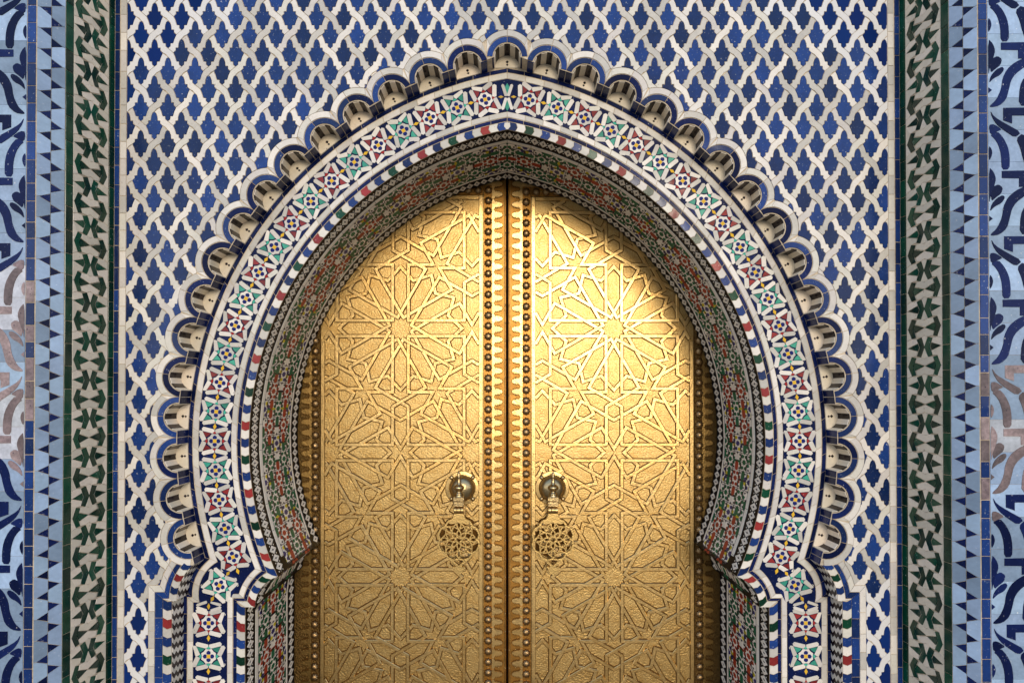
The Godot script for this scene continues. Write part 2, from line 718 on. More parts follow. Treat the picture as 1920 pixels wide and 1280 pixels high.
func strip(a: Node3D, nm: String, key: String, r0: float, r1: float, length: float) -> void:
	for right in [false, true]:
		var n := int(1060.0 * r0 / 600.0 / length)
		for i in n:
			piece(a, nm, side(strip_tile(arch_u, r0, r1, float(i) / n, float(i + 1) / n, 3), right), mband, pick(key), 0.004, 0.4, 0.2)
		var m := 3
		for i in m:
			piece(a, nm, side(strip_tile(shoulder_u, r0, r1, float(i) / m, float(i + 1) / m, 4), right), mband, pick(key), 0.004, 0.4, 0.2)
		piece(a, nm, side(ledge_tile(r0, r1), right), mband, pick(key), 0.004, 0.4, 0.2)
		var y0 := ledge_y(r0)
		var y1 := ledge_y(r1)
		var x0 := jamb_x(r0)
		var x1 := jamb_x(r1)
		while y0 < 1290:
			var l := rng.randf_range(length * 0.9, length * 1.2)
			var ye := maxf(y0, y1) + l
			piece(a, nm, side(PackedVector2Array([Vector2(x0, y0), Vector2(x1, y1), Vector2(x1, ye), Vector2(x0, ye)]), right), mband, pick(key), 0.004, 0.4, 0.2)
			y0 = ye
			y1 = ye

# chevron-edged tiles that alternate white with navy, red and green
func voussoir_u(r: float, u: float) -> Vector2:
	var a := lerpf(asin((CX - AX) / 600.0), corner(600.0), u)
	a += pow(u, 16.0) * (corner(r) - corner(600.0)) + pow(1.0 - clampf(u, 0, 1), 40.0) * (asin((CX - AX) / r) - asin((CX - AX) / 600.0))
	return arch_pt(r, a)

func chevrons(a: Node3D, nm: String, fn: Callable, n: int, r0: float, r1: float, start: int, right: bool, map: Callable, bump: float) -> void:
	var cols := ["navy", "red", "navy", "green"] if not right else ["navy", "green", "navy", "red"]
	var rm := (r0 + r1) * 0.5
	for i in n:
		var u0 := float(i) / n
		var u1 := float(i + 1) / n
		var p := PackedVector2Array()
		for q in [[r0, u0], [rm, u0 + bump], [r1, u0], [r1, u1], [rm, u1 + bump], [r0, u1]]:
			p.append(fn.call(q[0], q[1]))
		var k := start + i
		piece(a, nm, side(p, right), map, pick("white") if k % 2 == 0 else pick(cols[(k / 2) % 4]), 0.0045, 0.3, 0.25)

func rosette_meshes() -> Dictionary:
	var lm := func(p: Vector2, h: float) -> Vector3: return Vector3(p.x, -p.y, 0) * KB() + Vector3(0, 0, h)
	var one := func(poly: PackedVector2Array, h := 0.0042, gap := 0.2) -> ArrayMesh:
		var b := Buf.new()
		slab(b, poly, lm, h, gap, 0.2)
		return commit(b)
	var R := {"bar": [], "kite": [], "edge": [], "small": []}
	for sx in [1.0, -1.0]:
		for sy in [1.0, -1.0]:
			R.bar.append(one.call(bar_poly(Vector2(0.5 * sx, 19.4 * sy), Vector2(20.2 * sx, 28.8 * sy), 4.6)))
			R.bar.append(one.call(bar_poly(Vector2(17.6 * sx, 0.5 * sy), Vector2(23.6 * sx, 24.8 * sy), 4.3)))
			R.kite.append(one.call(PackedVector2Array([Vector2(18.0 * sx, 22.8 * sy), Vector2(6.8 * sx, 17.2 * sy), Vector2(9.0 * sx, 12.6 * sy), Vector2(11.8 * sx, 9.2 * sy), Vector2(14.8 * sx, 7.4 * sy)])))
	for s in [1.0, -1.0]:
		R.edge.append(one.call(PackedVector2Array([Vector2(-19, 30 * s), Vector2(19, 30 * s), Vector2(0, 23.4 * s)])))
	var fl := PackedVector2Array()
	for k in 16:
		fl.append(pol(15.2 if k % 2 == 0 else 13.0, k * 22.5 + 22.5))
	R.flower = one.call(fl, 0.0036, 0.2)
	R.lens = one.call(PackedVector2Array([Vector2(28, -17), Vector2(21.8, 0), Vector2(28, 18.5), Vector2(34.2, 0)]), 0.004)
	for tone in 2:
		var b := Buf.new()
		colored = true
		col = Color(0.36, 0.035, 0.03) if tone == 0 else Color(0.07, 0.42, 0.28)
		for k in 4:
			var q := PackedVector2Array()
			for v in [Vector2(18.6, 0), Vector2(15.4, 5.4), Vector2(12.8, 0), Vector2(15.4, -5.4)]:
				q.append(v.rotated(k * PI * 0.5))
			slab(b, q, lm, 0.0042, 0.2, 0.2)
		col = Color(0.016, 0.025, 0.13)
		for k in 4:
			var q := PackedVector2Array()
			for v in [Vector2(3.4, 2.6), Vector2(5.0, 4.1), Vector2(8.8, 3.9), Vector2(11.2, 0), Vector2(8.8, -3.9), Vector2(5.0, -4.1), Vector2(3.4, -2.6)]:
				q.append(v.rotated(k * PI * 0.5))
			slab(b, q, lm, 0.005, 0.1, 0.2)
		col = Color(0.80, 0.46, 0.04)
		slab(b, V([3.4, 3.4, -3.4, 3.4, -3.4, -3.4, 3.4, -3.4]), lm, 0.0052, 0.1, 0.2)
		slab(b, V([28.0 + 6.4, 0.0, 28.0, 3.4, 28.0 - 6.4, 0.0, 28.0, -3.4]), lm, 0.0062, 0.1, 0.2)
		colored = false
		R.small.append(commit(b))
	var st := []
	for s in [1.0, -1.0]:
		var q := PackedVector2Array()
		for k in 16:
			q.append(Vector2(28, 27 * s) + pol(5.6 if k % 2 == 0 else 3.2, k * 22.5))
		st.append(one.call(q, 0.003, 0.1))
	R.star = st
	return R

func KB() -> float:
	return (D + ZB) / F

func bar_poly(a: Vector2, b: Vector2, w: float) -> PackedVector2Array:
	var d := (b - a).normalized()
	var n := Vector2(-d.y, d.x)
	return PackedVector2Array([a, a + d * 1.2 + n * w, b - d * 2.6 + n * w, b, b - d * 2.6 - n * w, a + d * 1.2 - n * w])

func rosette(a: Node3D, R: Dictionary, p: Vector2, ang: float, tone: int, lens := true) -> void:
	var o := Node3D.new()
	o.name = numbered(a, "rosette")
	a.add_child(o, true)
	o.position = mband(p, 0)
	o.rotation.z = ang
	var key: String = ["red", "teal"][tone]
	var j := func() -> Vector3: return Vector3(rng.randf_range(-1, 1), rng.randf_range(-1, 1), 0) * 0.012
	for m in R.bar:
		part(o, "white_bar", m, pick("white"), Vector3.ZERO, j.call() * 0.4)
	for m in R.kite:
		part(o, "kite_tile", m, pick(key), Vector3.ZERO, j.call() * 0.4)
	for m in R.edge:
		part(o, "blue_tile", m, pick("deep"), Vector3.ZERO, j.call() * 0.4)
	part(o, "white_flower", R.flower, pick("white"))
	if lens:
		part(o, "blue_lens", R.lens, pick("deep"))
	stuff(part(o, "small_tiles", R.small[tone], M["mosaic"]))

func ring_path(r0: float) -> PackedVector2Array:
	var r := PackedVector2Array()
	for k in 61:
		r.append(arch_u(r0, k / 60.0))
	for k in range(1, 15):
		r.append(shoulder_u(r0, k / 14.0))
	r.append(Vector2(jamb_x(r0), ledge_y(r0)))
	r.append(Vector2(jamb_x(r0), 1320))
	return r

func path_back() -> PackedVector2Array:    # left side of the inner edge, band plane pixels, apex to foot
	var r := PackedVector2Array()
	for k in 61:
		r.append(arch_u(600.0, k / 60.0))
	for k in range(1, 15):
		r.append(shoulder_u(600.0, k / 14.0))
	r.append(Vector2(461, 1137))
	r.append(Vector2(461, 1513))
	return r

func make_arch() -> void:
	var a := thing("horseshoe_arch", "pointed horseshoe arch with tiled rosette band and scalloped rim", "arch", Vector3.ZERO)
	# beds
	var outer := PackedVector2Array()
	for k in 41:
		outer.append(arch_pt(776.0, lerpf(asin((CX - AX) / 776.0), deg_to_rad(104), k / 40.0)))
	outer.append(Vector2(300, 1112))
	outer.append(Vector2(300, 1513))
	var inner := path_back()
	var bed := both(outer)
	var back := both(inner)
	back.reverse()
	bed.append_array(back)
	ext(a, "mortar_bed", bed, func(p, h): return mband(p, h), M["grout"][0])
	var zone := both(ring_path(694.3))
	var zin := both(ring_path(633.6))
	zin.reverse()
	zone.append_array(zin)
	ext(a, "blue_bed", zone, func(p, h): return mband(p, h + 0.002), M["deep"][1])
	# reveal between wall and band: a swept sheet that follows the scallops
	var edge := both(edge_left())
	var b := Buf.new()
	for i in edge.size() - 1:
		var p := mwall(edge[i], 0)
		var q := mwall(edge[i + 1], 0)
		var n := (q - p).cross(Vector3(0, 0, 1)).normalized()
		if n.dot(Vector3(0, EYE + 0.2, 0) - p) < 0:
			n = -n
		quad(b, p, q, q - Vector3(0, 0, ZB), p - Vector3(0, 0, ZB), n)
	part(a, "reveal_bed", commit(b), M["grout"][0])
	# strips of the band, from the opening outwards
	strip(a, "blue_band_tile", "deep", 615.6, 622.6, 31)
	strip(a, "white_band_tile", "white", 623.2, 633.2, 34)
	strip(a, "white_band_tile", "white", 694.6, 705.6, 36)
	strip(a, "blue_band_tile", "deep", 706.4, 714.0, 33)
	for right in [false, true]:
		chevrons(a, "voussoir_tile", voussoir_u, 69, 600.0, 615.0, 1, right, mband, 0.0028)
		chevrons(a, "voussoir_tile", shoulder_u, 6, 600.0, 615.0, 70, right, mband, 0.03)
		piece(a, "voussoir_tile", side(ledge_tile(600, 615), right), mband, pick("white"))
		var jam := func(r: float, u: float) -> Vector2: return Vector2(lerpf(461, 445, (r - 600.0) / 15.0), lerpf(1137.0 - (r - 600.0) * 0.6, 1291, u))
		chevrons(a, "voussoir_tile", jam, 10, 600.0, 615.0, 1, right, mband, 0.018)
	piece(a, "voussoir_tile", V([AX - 5.5, 228.0, AX + 5.5, 228.0, AX + 6.5, 236.0, AX + 2.0, 241.5, AX - 2.0, 241.5, AX - 6.5, 236.0]), func(p, h): return mband(p, h + 0.0015), pick("white"))
	# rosettes
	var R := rosette_meshes()
	for right in [false, true]:
		var s := -1.0 if right else 1.0
		for i in 21:
			var al := deg_to_rad(13.7 + 4.75 * i)
			var p := arch_pt(664.0, al)
			var q := p
			if right:
				q.x = 2 * AX - q.x
			# local x runs down along the band, local y points outwards or inwards
			rosette(a, R, q, (PI + al) if not right else -al, i % 2, i < 20)
		for e in [[Vector2(413, 1096), 118.0, 1, false], [Vector2(393, 1166), 90.0, 0, true], [Vector2(393, 1228), 90.0, 1, true], [Vector2(393, 1290), 90.0, 0, false]]:
			var q: Vector2 = e[0]
			if right:
				q.x = 2 * AX - q.x
			rosette(a, R, q, -deg_to_rad(e[1]) if not right else -PI + deg_to_rad(e[1]), e[2], e[3])
		# filler lens pairs where the band turns
		for e in [[Vector2(429, 1073.5), -0.63], [Vector2(400, 1121), -0.5], [Vector2(393, 1135), 0.0]]:
			var poly := PackedVector2Array()
			var yel := PackedVector2Array()
			for v in [Vector2(0, -6), Vector2(17, 0), Vector2(0, 6), Vector2(-17, 0)]:
				poly.append((v as Vector2).rotated(-e[1]) + e[0])
			for v in [Vector2(0, -6.4), Vector2(3.4, 0), Vector2(0, 6.4), Vector2(-3.4, 0)]:
				yel.append((v as Vector2).rotated(-e[1]) + e[0])
			piece(a, "blue_lens", side(poly, right), mband, pick("deep"), 0.005)
			piece(a, "yellow_diamond", side(yel, right), mband, pick("yellow"), 0.0065, 0.1)
		for sy in [-1.0, 1.0]:
			for sx in [-1.0, 1.0]:
				piece(a, "white_bar", side(bar_poly(Vector2(393 + 3 * sx, 1135 + 8.5 * sy), Vector2(393 + 24 * sx, 1135 + 1.5 * sy), 2.9), right), mband, pick("white"), 0.005, 0.2)
	# apex filler: two lenses and a pair of slim kites
	for s in [-1.0, 1.0]:
		piece(a, "blue_lens", V([AX + s * 12.0, 161.0, AX + s * 17.5, 180.0, AX + s * 12.0, 199.0, AX + s * 6.5, 180.0]), mband, pick("deep"), 0.004)
		piece(a, "yellow_diamond", V([AX + s * 12.0 - 6.0, 180.0, AX + s * 12.0, 177.0, AX + s * 12.0 + 6.0, 180.0, AX + s * 12.0, 183.0]), mband, pick("yellow"), 0.006, 0.1)
		for t in [-1.0, 1.0]:
			piece(a, "white_bar", bar_poly(Vector2(AX + s * 1.6, 180 + 1.0 * t), Vector2(AX + s * 9.5, 180 + 25.0 * t), 3.2), mband, pick("white"), 0.005, 0.2)
	for t in [-1.0, 1.0]:
		piece(a, "kite_tile", V([AX, 180.0 + t * 3.0, AX + 4.6, 180.0 + t * 19.0, AX, 180.0 + t * 27.0, AX - 4.6, 180.0 + t * 19.0]), mband, pick("teal"), 0.004, 0.1)
	make_niches(a)
	make_wall_shoulders(a)
	make_zigzag(a)
	make_intrados(a)

func make_niches(a: Node3D) -> void:
	for right in [false, true]:
		for i in 17:
			if i == 0 and right:
				continue
			var f := niche_frame(i)
			var o := Node3D.new()
			o.name = numbered(a, "scallop_niche")
			a.add_child(o, true)
			var sx := -1.0 if right else 1.0
			var map := func(p: Vector2, h: float) -> Vector3:
				var q := at_niche(f, p.x, p.y)
				var r := mwall(q, h)
				r.x *= sx
				return r
			for s in [1.0, -1.0]:
				var lastside: bool = i == 16 and s > 0
				var end := 41.4
				var blue := PackedVector2Array()
				var white := PackedVector2Array()
				var kite := PackedVector2Array()
				for k in 9:
					var q := pol(51.0, lerpf(90.0, 41.4 if not lastside else 8.0, k / 8.0))
					white.append(Vector2(q.x * s, q.y))
				for k in 9:
					var q := pol(39.0, lerpf(33.0 if not lastside else 4.0, 90.0, k / 8.0))
					white.append(Vector2(q.x * s, q.y))
				for k in 10:
					var q := pol(38.4, lerpf(90.0, 1.0, k / 9.0))
					blue.append(Vector2(q.x * s, q.y))
				for k in 10:
					var q := pol(27.4, lerpf(1.0, 90.0, k / 9.0))
					blue.append(Vector2(q.x * s, q.y))
				piece(o, "white_ring_tile", white, map, pick("white"), 0.005)
				piece(o, "blue_ring_tile", blue, map, pick("navy" if rng.randf() < 0.5 else "deep"), 0.005)
				if not lastside:
					kite.append(Vector2(38.1 * s, 33.0))
					for k in 6:
						var q := pol(39.0, lerpf(33.0, 4.0, k / 5.0))
						kite.append(Vector2(minf(q.x, 38.1) * s, q.y))
					piece(o, "white_ring_tile", kite, map, pick("white"), 0.005, 0.3)
				# flat dark tiles on the reveal between niches
				var spans := [[25.0, 38.1]] if not lastside else [[25.0, 38.0], [38.0, 50.5]]
				for sp in spans:
					var t0: float = sp[0] * s
					var t1: float = sp[1] * s
					var m2 := func(p: Vector2, h: float) -> Vector3:
						var r: Vector3 = map.call(Vector2(p.x, -h / K), 0.0)
						r.z = -p.y * K
						return r
					piece(o, "dark_tile", PackedVector2Array([Vector2(t0, 0.4), Vector2(t1, 0.4), Vector2(t1, 41.0), Vector2(t0, 41.0)]), m2, pick("deep"), 0.003, 0.5)
			# staves of the hollow
			for k in 7:
				var p0 := pol(25.6, 180.0 * k / 7.0)
				var p1 := pol(25.6, 180.0 * (k + 1) / 7.0)
				var L := p0.distance_to(p1)
				var nin := -((p0 + p1) * 0.5).normalized()
				var m3 := func(p: Vector2, h: float) -> Vector3:
					var q := p0.lerp(p1, p.x / L) + nin * (h / K)
					var r: Vector3 = map.call(q, 0.0)
					r.z = -p.y * K
					return r
				piece(o, "stave", V([0.0, 0.3, L, 0.3, L, 41.6, 0.0, 41.6]), m3, pick("cream") if k % 2 == 0 else pick("black"), 0.0035, 0.12, 0.15, 0.3)
			var half := PackedVector2Array()
			for k in 13:
				half.append(pol(24.4, 15.0 * k))
			var mb := func(p: Vector2, h: float) -> Vector3:
				var r: Vector3 = map.call(p, 0.0)
				r.z = -ZB + h
				return r
			piece(o, "back_plate", half, mb, pick("cream"), 0.006, 0.2)
			for q in [[11.5, 3.4], [6.0, 2.6]]:
				var d: float = q[1]
				piece(o, "dark_diamond", V([0.0, q[0] - d, d, q[0], 0.0, q[0] + d, -d, q[0]]), mb, pick("black"), 0.0072, 0.0, 0.2, 0.0)

func make_wall_shoulders(a: Node3D) -> void:
	var rho := [91.0, 106.0, 115.0, 126.0]
	var jx := [324.0, 307.0, 292.0, 280.0]
	var ly := [1125.0, 1121.0, 1108.5, 1096.0]
	var ring := PackedVector2Array()
	var f := niche_frame(16)
	for k in 40:
		ring.append(at_niche(f, pol(51.4, k * 9.0).x, pol(51.4, k * 9.0).y))
	var end := func(k: int) -> float:
		return 180.0 - rad_to_deg(asin((1125.0 - ly[k]) / rho[k]))
	for right in [false, true]:
		for k in [1, 2]:
			var n := 4
			for i in n:
				var p := PackedVector2Array()
				for q in 5:
					p.append(shoulder_w(rho[k], lerpf(128.0, end.call(k), (i + q / 4.0) / n)))
				for q in range(4, -1, -1):
					p.append(shoulder_w(rho[k + 1], lerpf(128.0, end.call(k + 1), (i + q / 4.0) / n)))
				for r in Geometry2D.clip_polygons(p, ring):
					if absf(area2(r)) > 12:
						piece(a, ["", "blue_shoulder_tile", "white_shoulder_tile"][k], side(r, right), mwall, pick(["", "navy", "white"][k]), 0.0045)
			piece(a, ["", "blue_shoulder_tile", "white_shoulder_tile"][k], side(PackedVector2Array([shoulder_w(rho[k], end.call(k)), Vector2(jx[k], ly[k]), Vector2(jx[k + 1], ly[k + 1]), shoulder_w(rho[k + 1], end.call(k + 1))]), right), mwall, pick(["", "navy", "white"][k]), 0.0045)
			var y := 0.0
			var ya: float = ly[k]
			var yb: float = ly[k + 1]
			while ya < 1292:
				var l := rng.randf_range(32, 40)
				y = maxf(ya, yb) + l
				piece(a, ["", "blue_shoulder_tile", "white_shoulder_tile"][k], side(PackedVector2Array([Vector2(jx[k], ya), Vector2(jx[k + 1], yb), Vector2(jx[k + 1], y), Vector2(jx[k], y)]), right), mwall, pick(["", "navy", "white"][k]), 0.0045)
				ya = y
				yb = y
		# chevrons on the wall plane along the shoulder and down the jamb
		var fn := func(r: float, u: float) -> Vector2: return shoulder_w(r, lerpf(133.0 + (r - 91.0) * 0.3, 180.0 - (r - 91.0) * 0.14, u))
		chevrons(a, "voussoir_tile", fn, 6, 91.0, 105.6, 1, right, mwall, 0.04)
		piece(a, "voussoir_tile", side(PackedVector2Array([shoulder_w(91, 180), Vector2(324, 1125), Vector2(307, 1121.5), shoulder_w(105.6, 178)]), right), mwall, pick("white"), 0.0045)
		var fj := func(r: float, u: float) -> Vector2: return Vector2(lerpf(324.0, 307.0, r), lerpf(1125.0 - 3.5 * r, 1293, u))
		chevrons(a, "voussoir_tile", fj, 10, 0.0, 1.0, 1, right, mwall, 0.02)

# black and white stepped zigzag on the small reveal below the last niche
func make_zigzag(a: Node3D) -> void:
	var line := PackedVector2Array()
	for k in 13:
		line.append(shoulder_w(91.0, lerpf(131.0, 180.0, k / 12.0)))
	line.append(Vector2(324, 1125))
	line.append(Vector2(324, 1300))
	var acc := PackedFloat32Array([0.0])
	for i in range(1, line.size()):
		acc.append(acc[i - 1] + line[i].distance_to(line[i - 1]))
	for right in [false, true]:
		var sx := -1.0 if right else 1.0
		var map := func(p: Vector2, h: float) -> Vector3:      # x: depth px, y: along
			var i := 0
			while i < line.size() - 2 and acc[i + 1] < p.y:
				i += 1
			var d := (line[i + 1] - line[i]).normalized()
			var q := line[i] + d * (p.y - acc[i]) + Vector2(d.y, -d.x) * (h / K)
			var r := mwall(q, 0)
			r.x *= sx
			r.z = -p.x * K
			return r
		# the normal above points into the opening
		var y := -6.0
		var k := 0
		while y < acc[acc.size() - 1] - 12.0:
			var p := PackedVector2Array()
			var q := PackedVector2Array()
			for s in 7:
				var xx := 0.5 + 40.5 * s / 6.0
				var dy := (6.0 if s % 2 == 1 else 0.0) + s * 1.2
				p.append(Vector2(xx, maxf(0.0, y + dy)))
				q.append(Vector2(xx, maxf(0.0, y + dy + 9.0)))
			q.reverse()
			p.append_array(q)
			piece(a, "zigzag_tile", p, map, pick("white") if k % 2 == 0 else pick("black"), 0.003, 0.12, 0.15, 0.3)
			y += 9.0
			k += 1

# fine mosaic on the deep inner face of the arch
func make_intrados(a: Node3D) -> void:
	var line := path_back()
	var pts := PackedVector2Array()
	for p in line:
		var w := W(p, ZB)
		pts.append(Vector2(w.x, w.y))
	var acc := PackedFloat32Array([0.0])
	for i in range(1, pts.size()):
		acc.append(acc[i - 1] + pts[i].distance_to(pts[i - 1]))
	var total := acc[acc.size() - 1]
	var seen := total - 93.0 * KB()
	var nrm := PackedVector2Array()
	for i in pts.size():
		var d0 := (pts[i] - pts[maxi(i - 1, 0)]).normalized()
		var d1 := (pts[mini(i + 1, pts.size() - 1)] - pts[i]).normalized()
		var d := (d0 + d1).normalized()
		nrm.append(Vector2(-d.y, d.x))
	var depth := ZD - ZB
	for right in [false, true]:
		var sx := -1.0 if right else 1.0
		# bed
		var b := Buf.new()
		for i in pts.size() - 1:
			var d := (pts[i + 1] - pts[i]).normalized()
			var n := Vector3(-d.y * sx, d.x, 0)
			var p := Vector3(pts[i].x * sx, pts[i].y, -ZB)
			var q := Vector3(pts[i + 1].x * sx, pts[i + 1].y, -ZB)
			var back := Vector3(0, 0, -depth - 0.05)
			quad(b, p, q, q + back, p + back, n)
		part(a, "dark_bed", commit(b), M["dark_bed"][0])
		var map := func(p: Vector2, h: float) -> Vector3:      # x: depth m, y: along m
			var i := 0
			var lo := 0
			var hi := acc.size() - 2
			while lo < hi:
				var m := (lo + hi + 1) / 2
				if acc[m] <= p.y:
					lo = m
				else:
					hi = m - 1
			i = lo
			var t := clampf((p.y - acc[i]) / (acc[i + 1] - acc[i]), 0, 1)
			var d := (pts[i + 1] - pts[i]).normalized()
			var q := pts[i].lerp(pts[i + 1], t) + Vector2(-d.y, d.x) * h
			return Vector3(q.x * sx, q.y, -ZB - p.x)
		var mo := Buf.new()
		colored = true
		var g := 0.0009
		var white := func() -> Color: return Color(0.92, 0.83, 0.68) * rng.randf_range(0.85, 1.0)
		# two white lines
		for x in [[0.148, 0.19], [0.688, 0.712]]:
			var s := 0.0
			while s < seen:
				var e := minf(s + rng.randf_range(0.12, 0.17), seen)
				col = white.call()
				slab(mo, PackedVector2Array([Vector2(x[0], s), Vector2(x[1], s), Vector2(x[1], e), Vector2(x[0], e)]), map, 0.002, g, 0.0006, 0.002)
				s = e
		# chains of open diamonds
		for ch in [[0.074, 0.05], [0.79, 0.052]]:
			var s := 0.012
			while s < seen:
				for k in 4:
					var c0 := Vector2(ch[0], s)
					var u: Vector2 = [Vector2(ch[1], 0), Vector2(0, 0.026), Vector2(-ch[1], 0), Vector2(0, -0.026)][k]
					var w: Vector2 = [Vector2(0, 0.026), Vector2(-ch[1], 0), Vector2(0, -0.026), Vector2(ch[1], 0)][k]
					col = white.call()
					slab(mo, PackedVector2Array([c0 + u, c0 + w, c0 + w * 0.27, c0 + u * 0.27]), map, 0.002, 0.0007, 0.0005, 0.002)
				for e in [-1.0, 1.0]:
					col = white.call()
					var cc := Vector2(ch[0] + e * 0.03, s + 0.0265)
					if ch[0] < 0.3:
						slab(mo, PackedVector2Array([cc + Vector2(0.006, 0), cc + Vector2(0, 0.005), cc - Vector2(0.006, 0), cc - Vector2(0, 0.005)]), map, 0.002, 0.0003, 0.0005, 0.002)
				s += 0.0525
		# the field: eight-fold flowers on a diamond lattice, their long hexagons joining along the arch
		var gy := 0.0
		var gj := 0
		while gy < seen:
			for gx in 8:
				col = white.call()
				var xa := 0.198 + 0.0605 * gx
				slab(mo, PackedVector2Array([Vector2(xa, gy), Vector2(xa + 0.0605, gy), Vector2(xa + 0.0605, minf(gy + 0.0565, seen)), Vector2(xa, minf(gy + 0.0565, seen))]), map, 0.001, 0.0018, 0.0004, 0.001)
			gy += 0.0565
			gj += 1
		var w0 := 0.198
		var wm := 0.439
		var row := 0
		var s := 0.0
		var pal := {"green": Color(0.02, 0.13, 0.06), "red": Color(0.36, 0.05, 0.025), "yellow": Color(0.62, 0.5, 0.03), "blue": Color(0.05, 0.045, 0.14), "dark": Color(0.05, 0.04, 0.04)}
		var seq := ["green", "red", "green", "yellow", "red", "green", "red", "yellow"]
		while s < seen:
			var xs := [wm - 0.124, wm + 0.124] if row % 2 == 0 else [wm - 0.235, wm, wm + 0.235]
			for xi in xs.size():
				var c: Vector2 = Vector2(xs[xi], s)
				var edge_f: bool = row % 2 == 1 and xi != 1
				var name_: String = seq[row % 8]
				if edge_f:
					name_ = "yellow" if row % 4 == 1 else "green"
				var c1: Color = pal[name_]
				var put := func(poly: PackedVector2Array, cc: Color) -> void:
					for q in poly.size():
						poly[q] = Vector2(clampf(c.x + (poly[q].x - c.x) * 1.8, w0, 0.682), clampf(poly[q].y, 0.0, seen))
					if absf(area2(poly)) < 2e-5:
						return
					col = cc * rng.randf_range(0.8, 1.1)
					slab(mo, poly, map, 0.002, 0.0003, 0.0005, 0.002)
				var st := PackedVector2Array()
				for k in 16:
					st.append(c + Vector2(0.020 if k % 2 == 0 else 0.015, 0).rotated(k * PI / 8))
				put.call(st, pal["blue"] if name_ == "yellow" else c1)
				for k in 8:
					var dir := Vector2(1, 0).rotated(k * PI / 4)
					var nn := Vector2(-dir.y, dir.x)
					if k < 0: put.call(PackedVector2Array([c + dir * 0.0165, c + dir * 0.027 + nn * 0.0105, c + dir * 0.034, c + dir * 0.027 - nn * 0.0105]), white.call() * Color(1, 0.88, 0.8) if name_ == "red" else white.call())
					var dk := dir.rotated(PI / 8)
					var nk := Vector2(-dk.y, dk.x)
					put.call(PackedVector2Array([c + dk * 0.027 + nk * 0.006, c + dk * 0.040 + nk * 0.0145, c + dk * 0.054, c + dk * 0.040 - nk * 0.0145, c + dk * 0.027 - nk * 0.006]), c1 if k % 2 == 0 or name_ != "yellow" else pal["blue"])
					put.call(PackedVector2Array([c + dir * 0.050, c + dir * 0.060 + nn * 0.008, c + dir * 0.070, c + dir * 0.060 - nn * 0.008]), pal["dark"])
					if k < 0: put.call(PackedVector2Array([c + dir * 0.038, c + dir * 0.047 + nn * 0.0105, c + dir * 0.057, c + dir * 0.047 - nn * 0.0105]), white.call())
				for e in [-1.0, 1.0]:
					var h := c + Vector2(0, 0.083 * e)
					if name_ != "yellow":
						put.call(PackedVector2Array([h + Vector2(0, -0.036), h + Vector2(0.016, -0.019), h + Vector2(0.016, 0.019), h + Vector2(0, 0.036), h + Vector2(-0.016, 0.019), h + Vector2(-0.016, -0.019)]), c1)
					for f in [-1.0, 1.0]:
						put.call(PackedVector2Array([h + Vector2(0.033 * f, -0.03), h + Vector2(0.045 * f, -0.012), h + Vector2(0.045 * f, 0.012), h + Vector2(0.033 * f, 0.03)]), pal["dark"])
				for f in [-1.0, 1.0]:
					var h := c + Vector2(0.083 * f, 0)
					put.call(PackedVector2Array([h + Vector2(-0.024, 0), h + Vector2(-0.012, 0.0085), h + Vector2(0.012, 0.0085), h + Vector2(0.024, 0), h + Vector2(0.012, -0.0085), h + Vector2(-0.012, -0.0085)]), pal["dark"] if row % 3 else c1)
			s += 0.113
			row += 1
		colored = false
		stuff(part(a, "reveal_mosaic", commit(mo), M["mosaic"]))

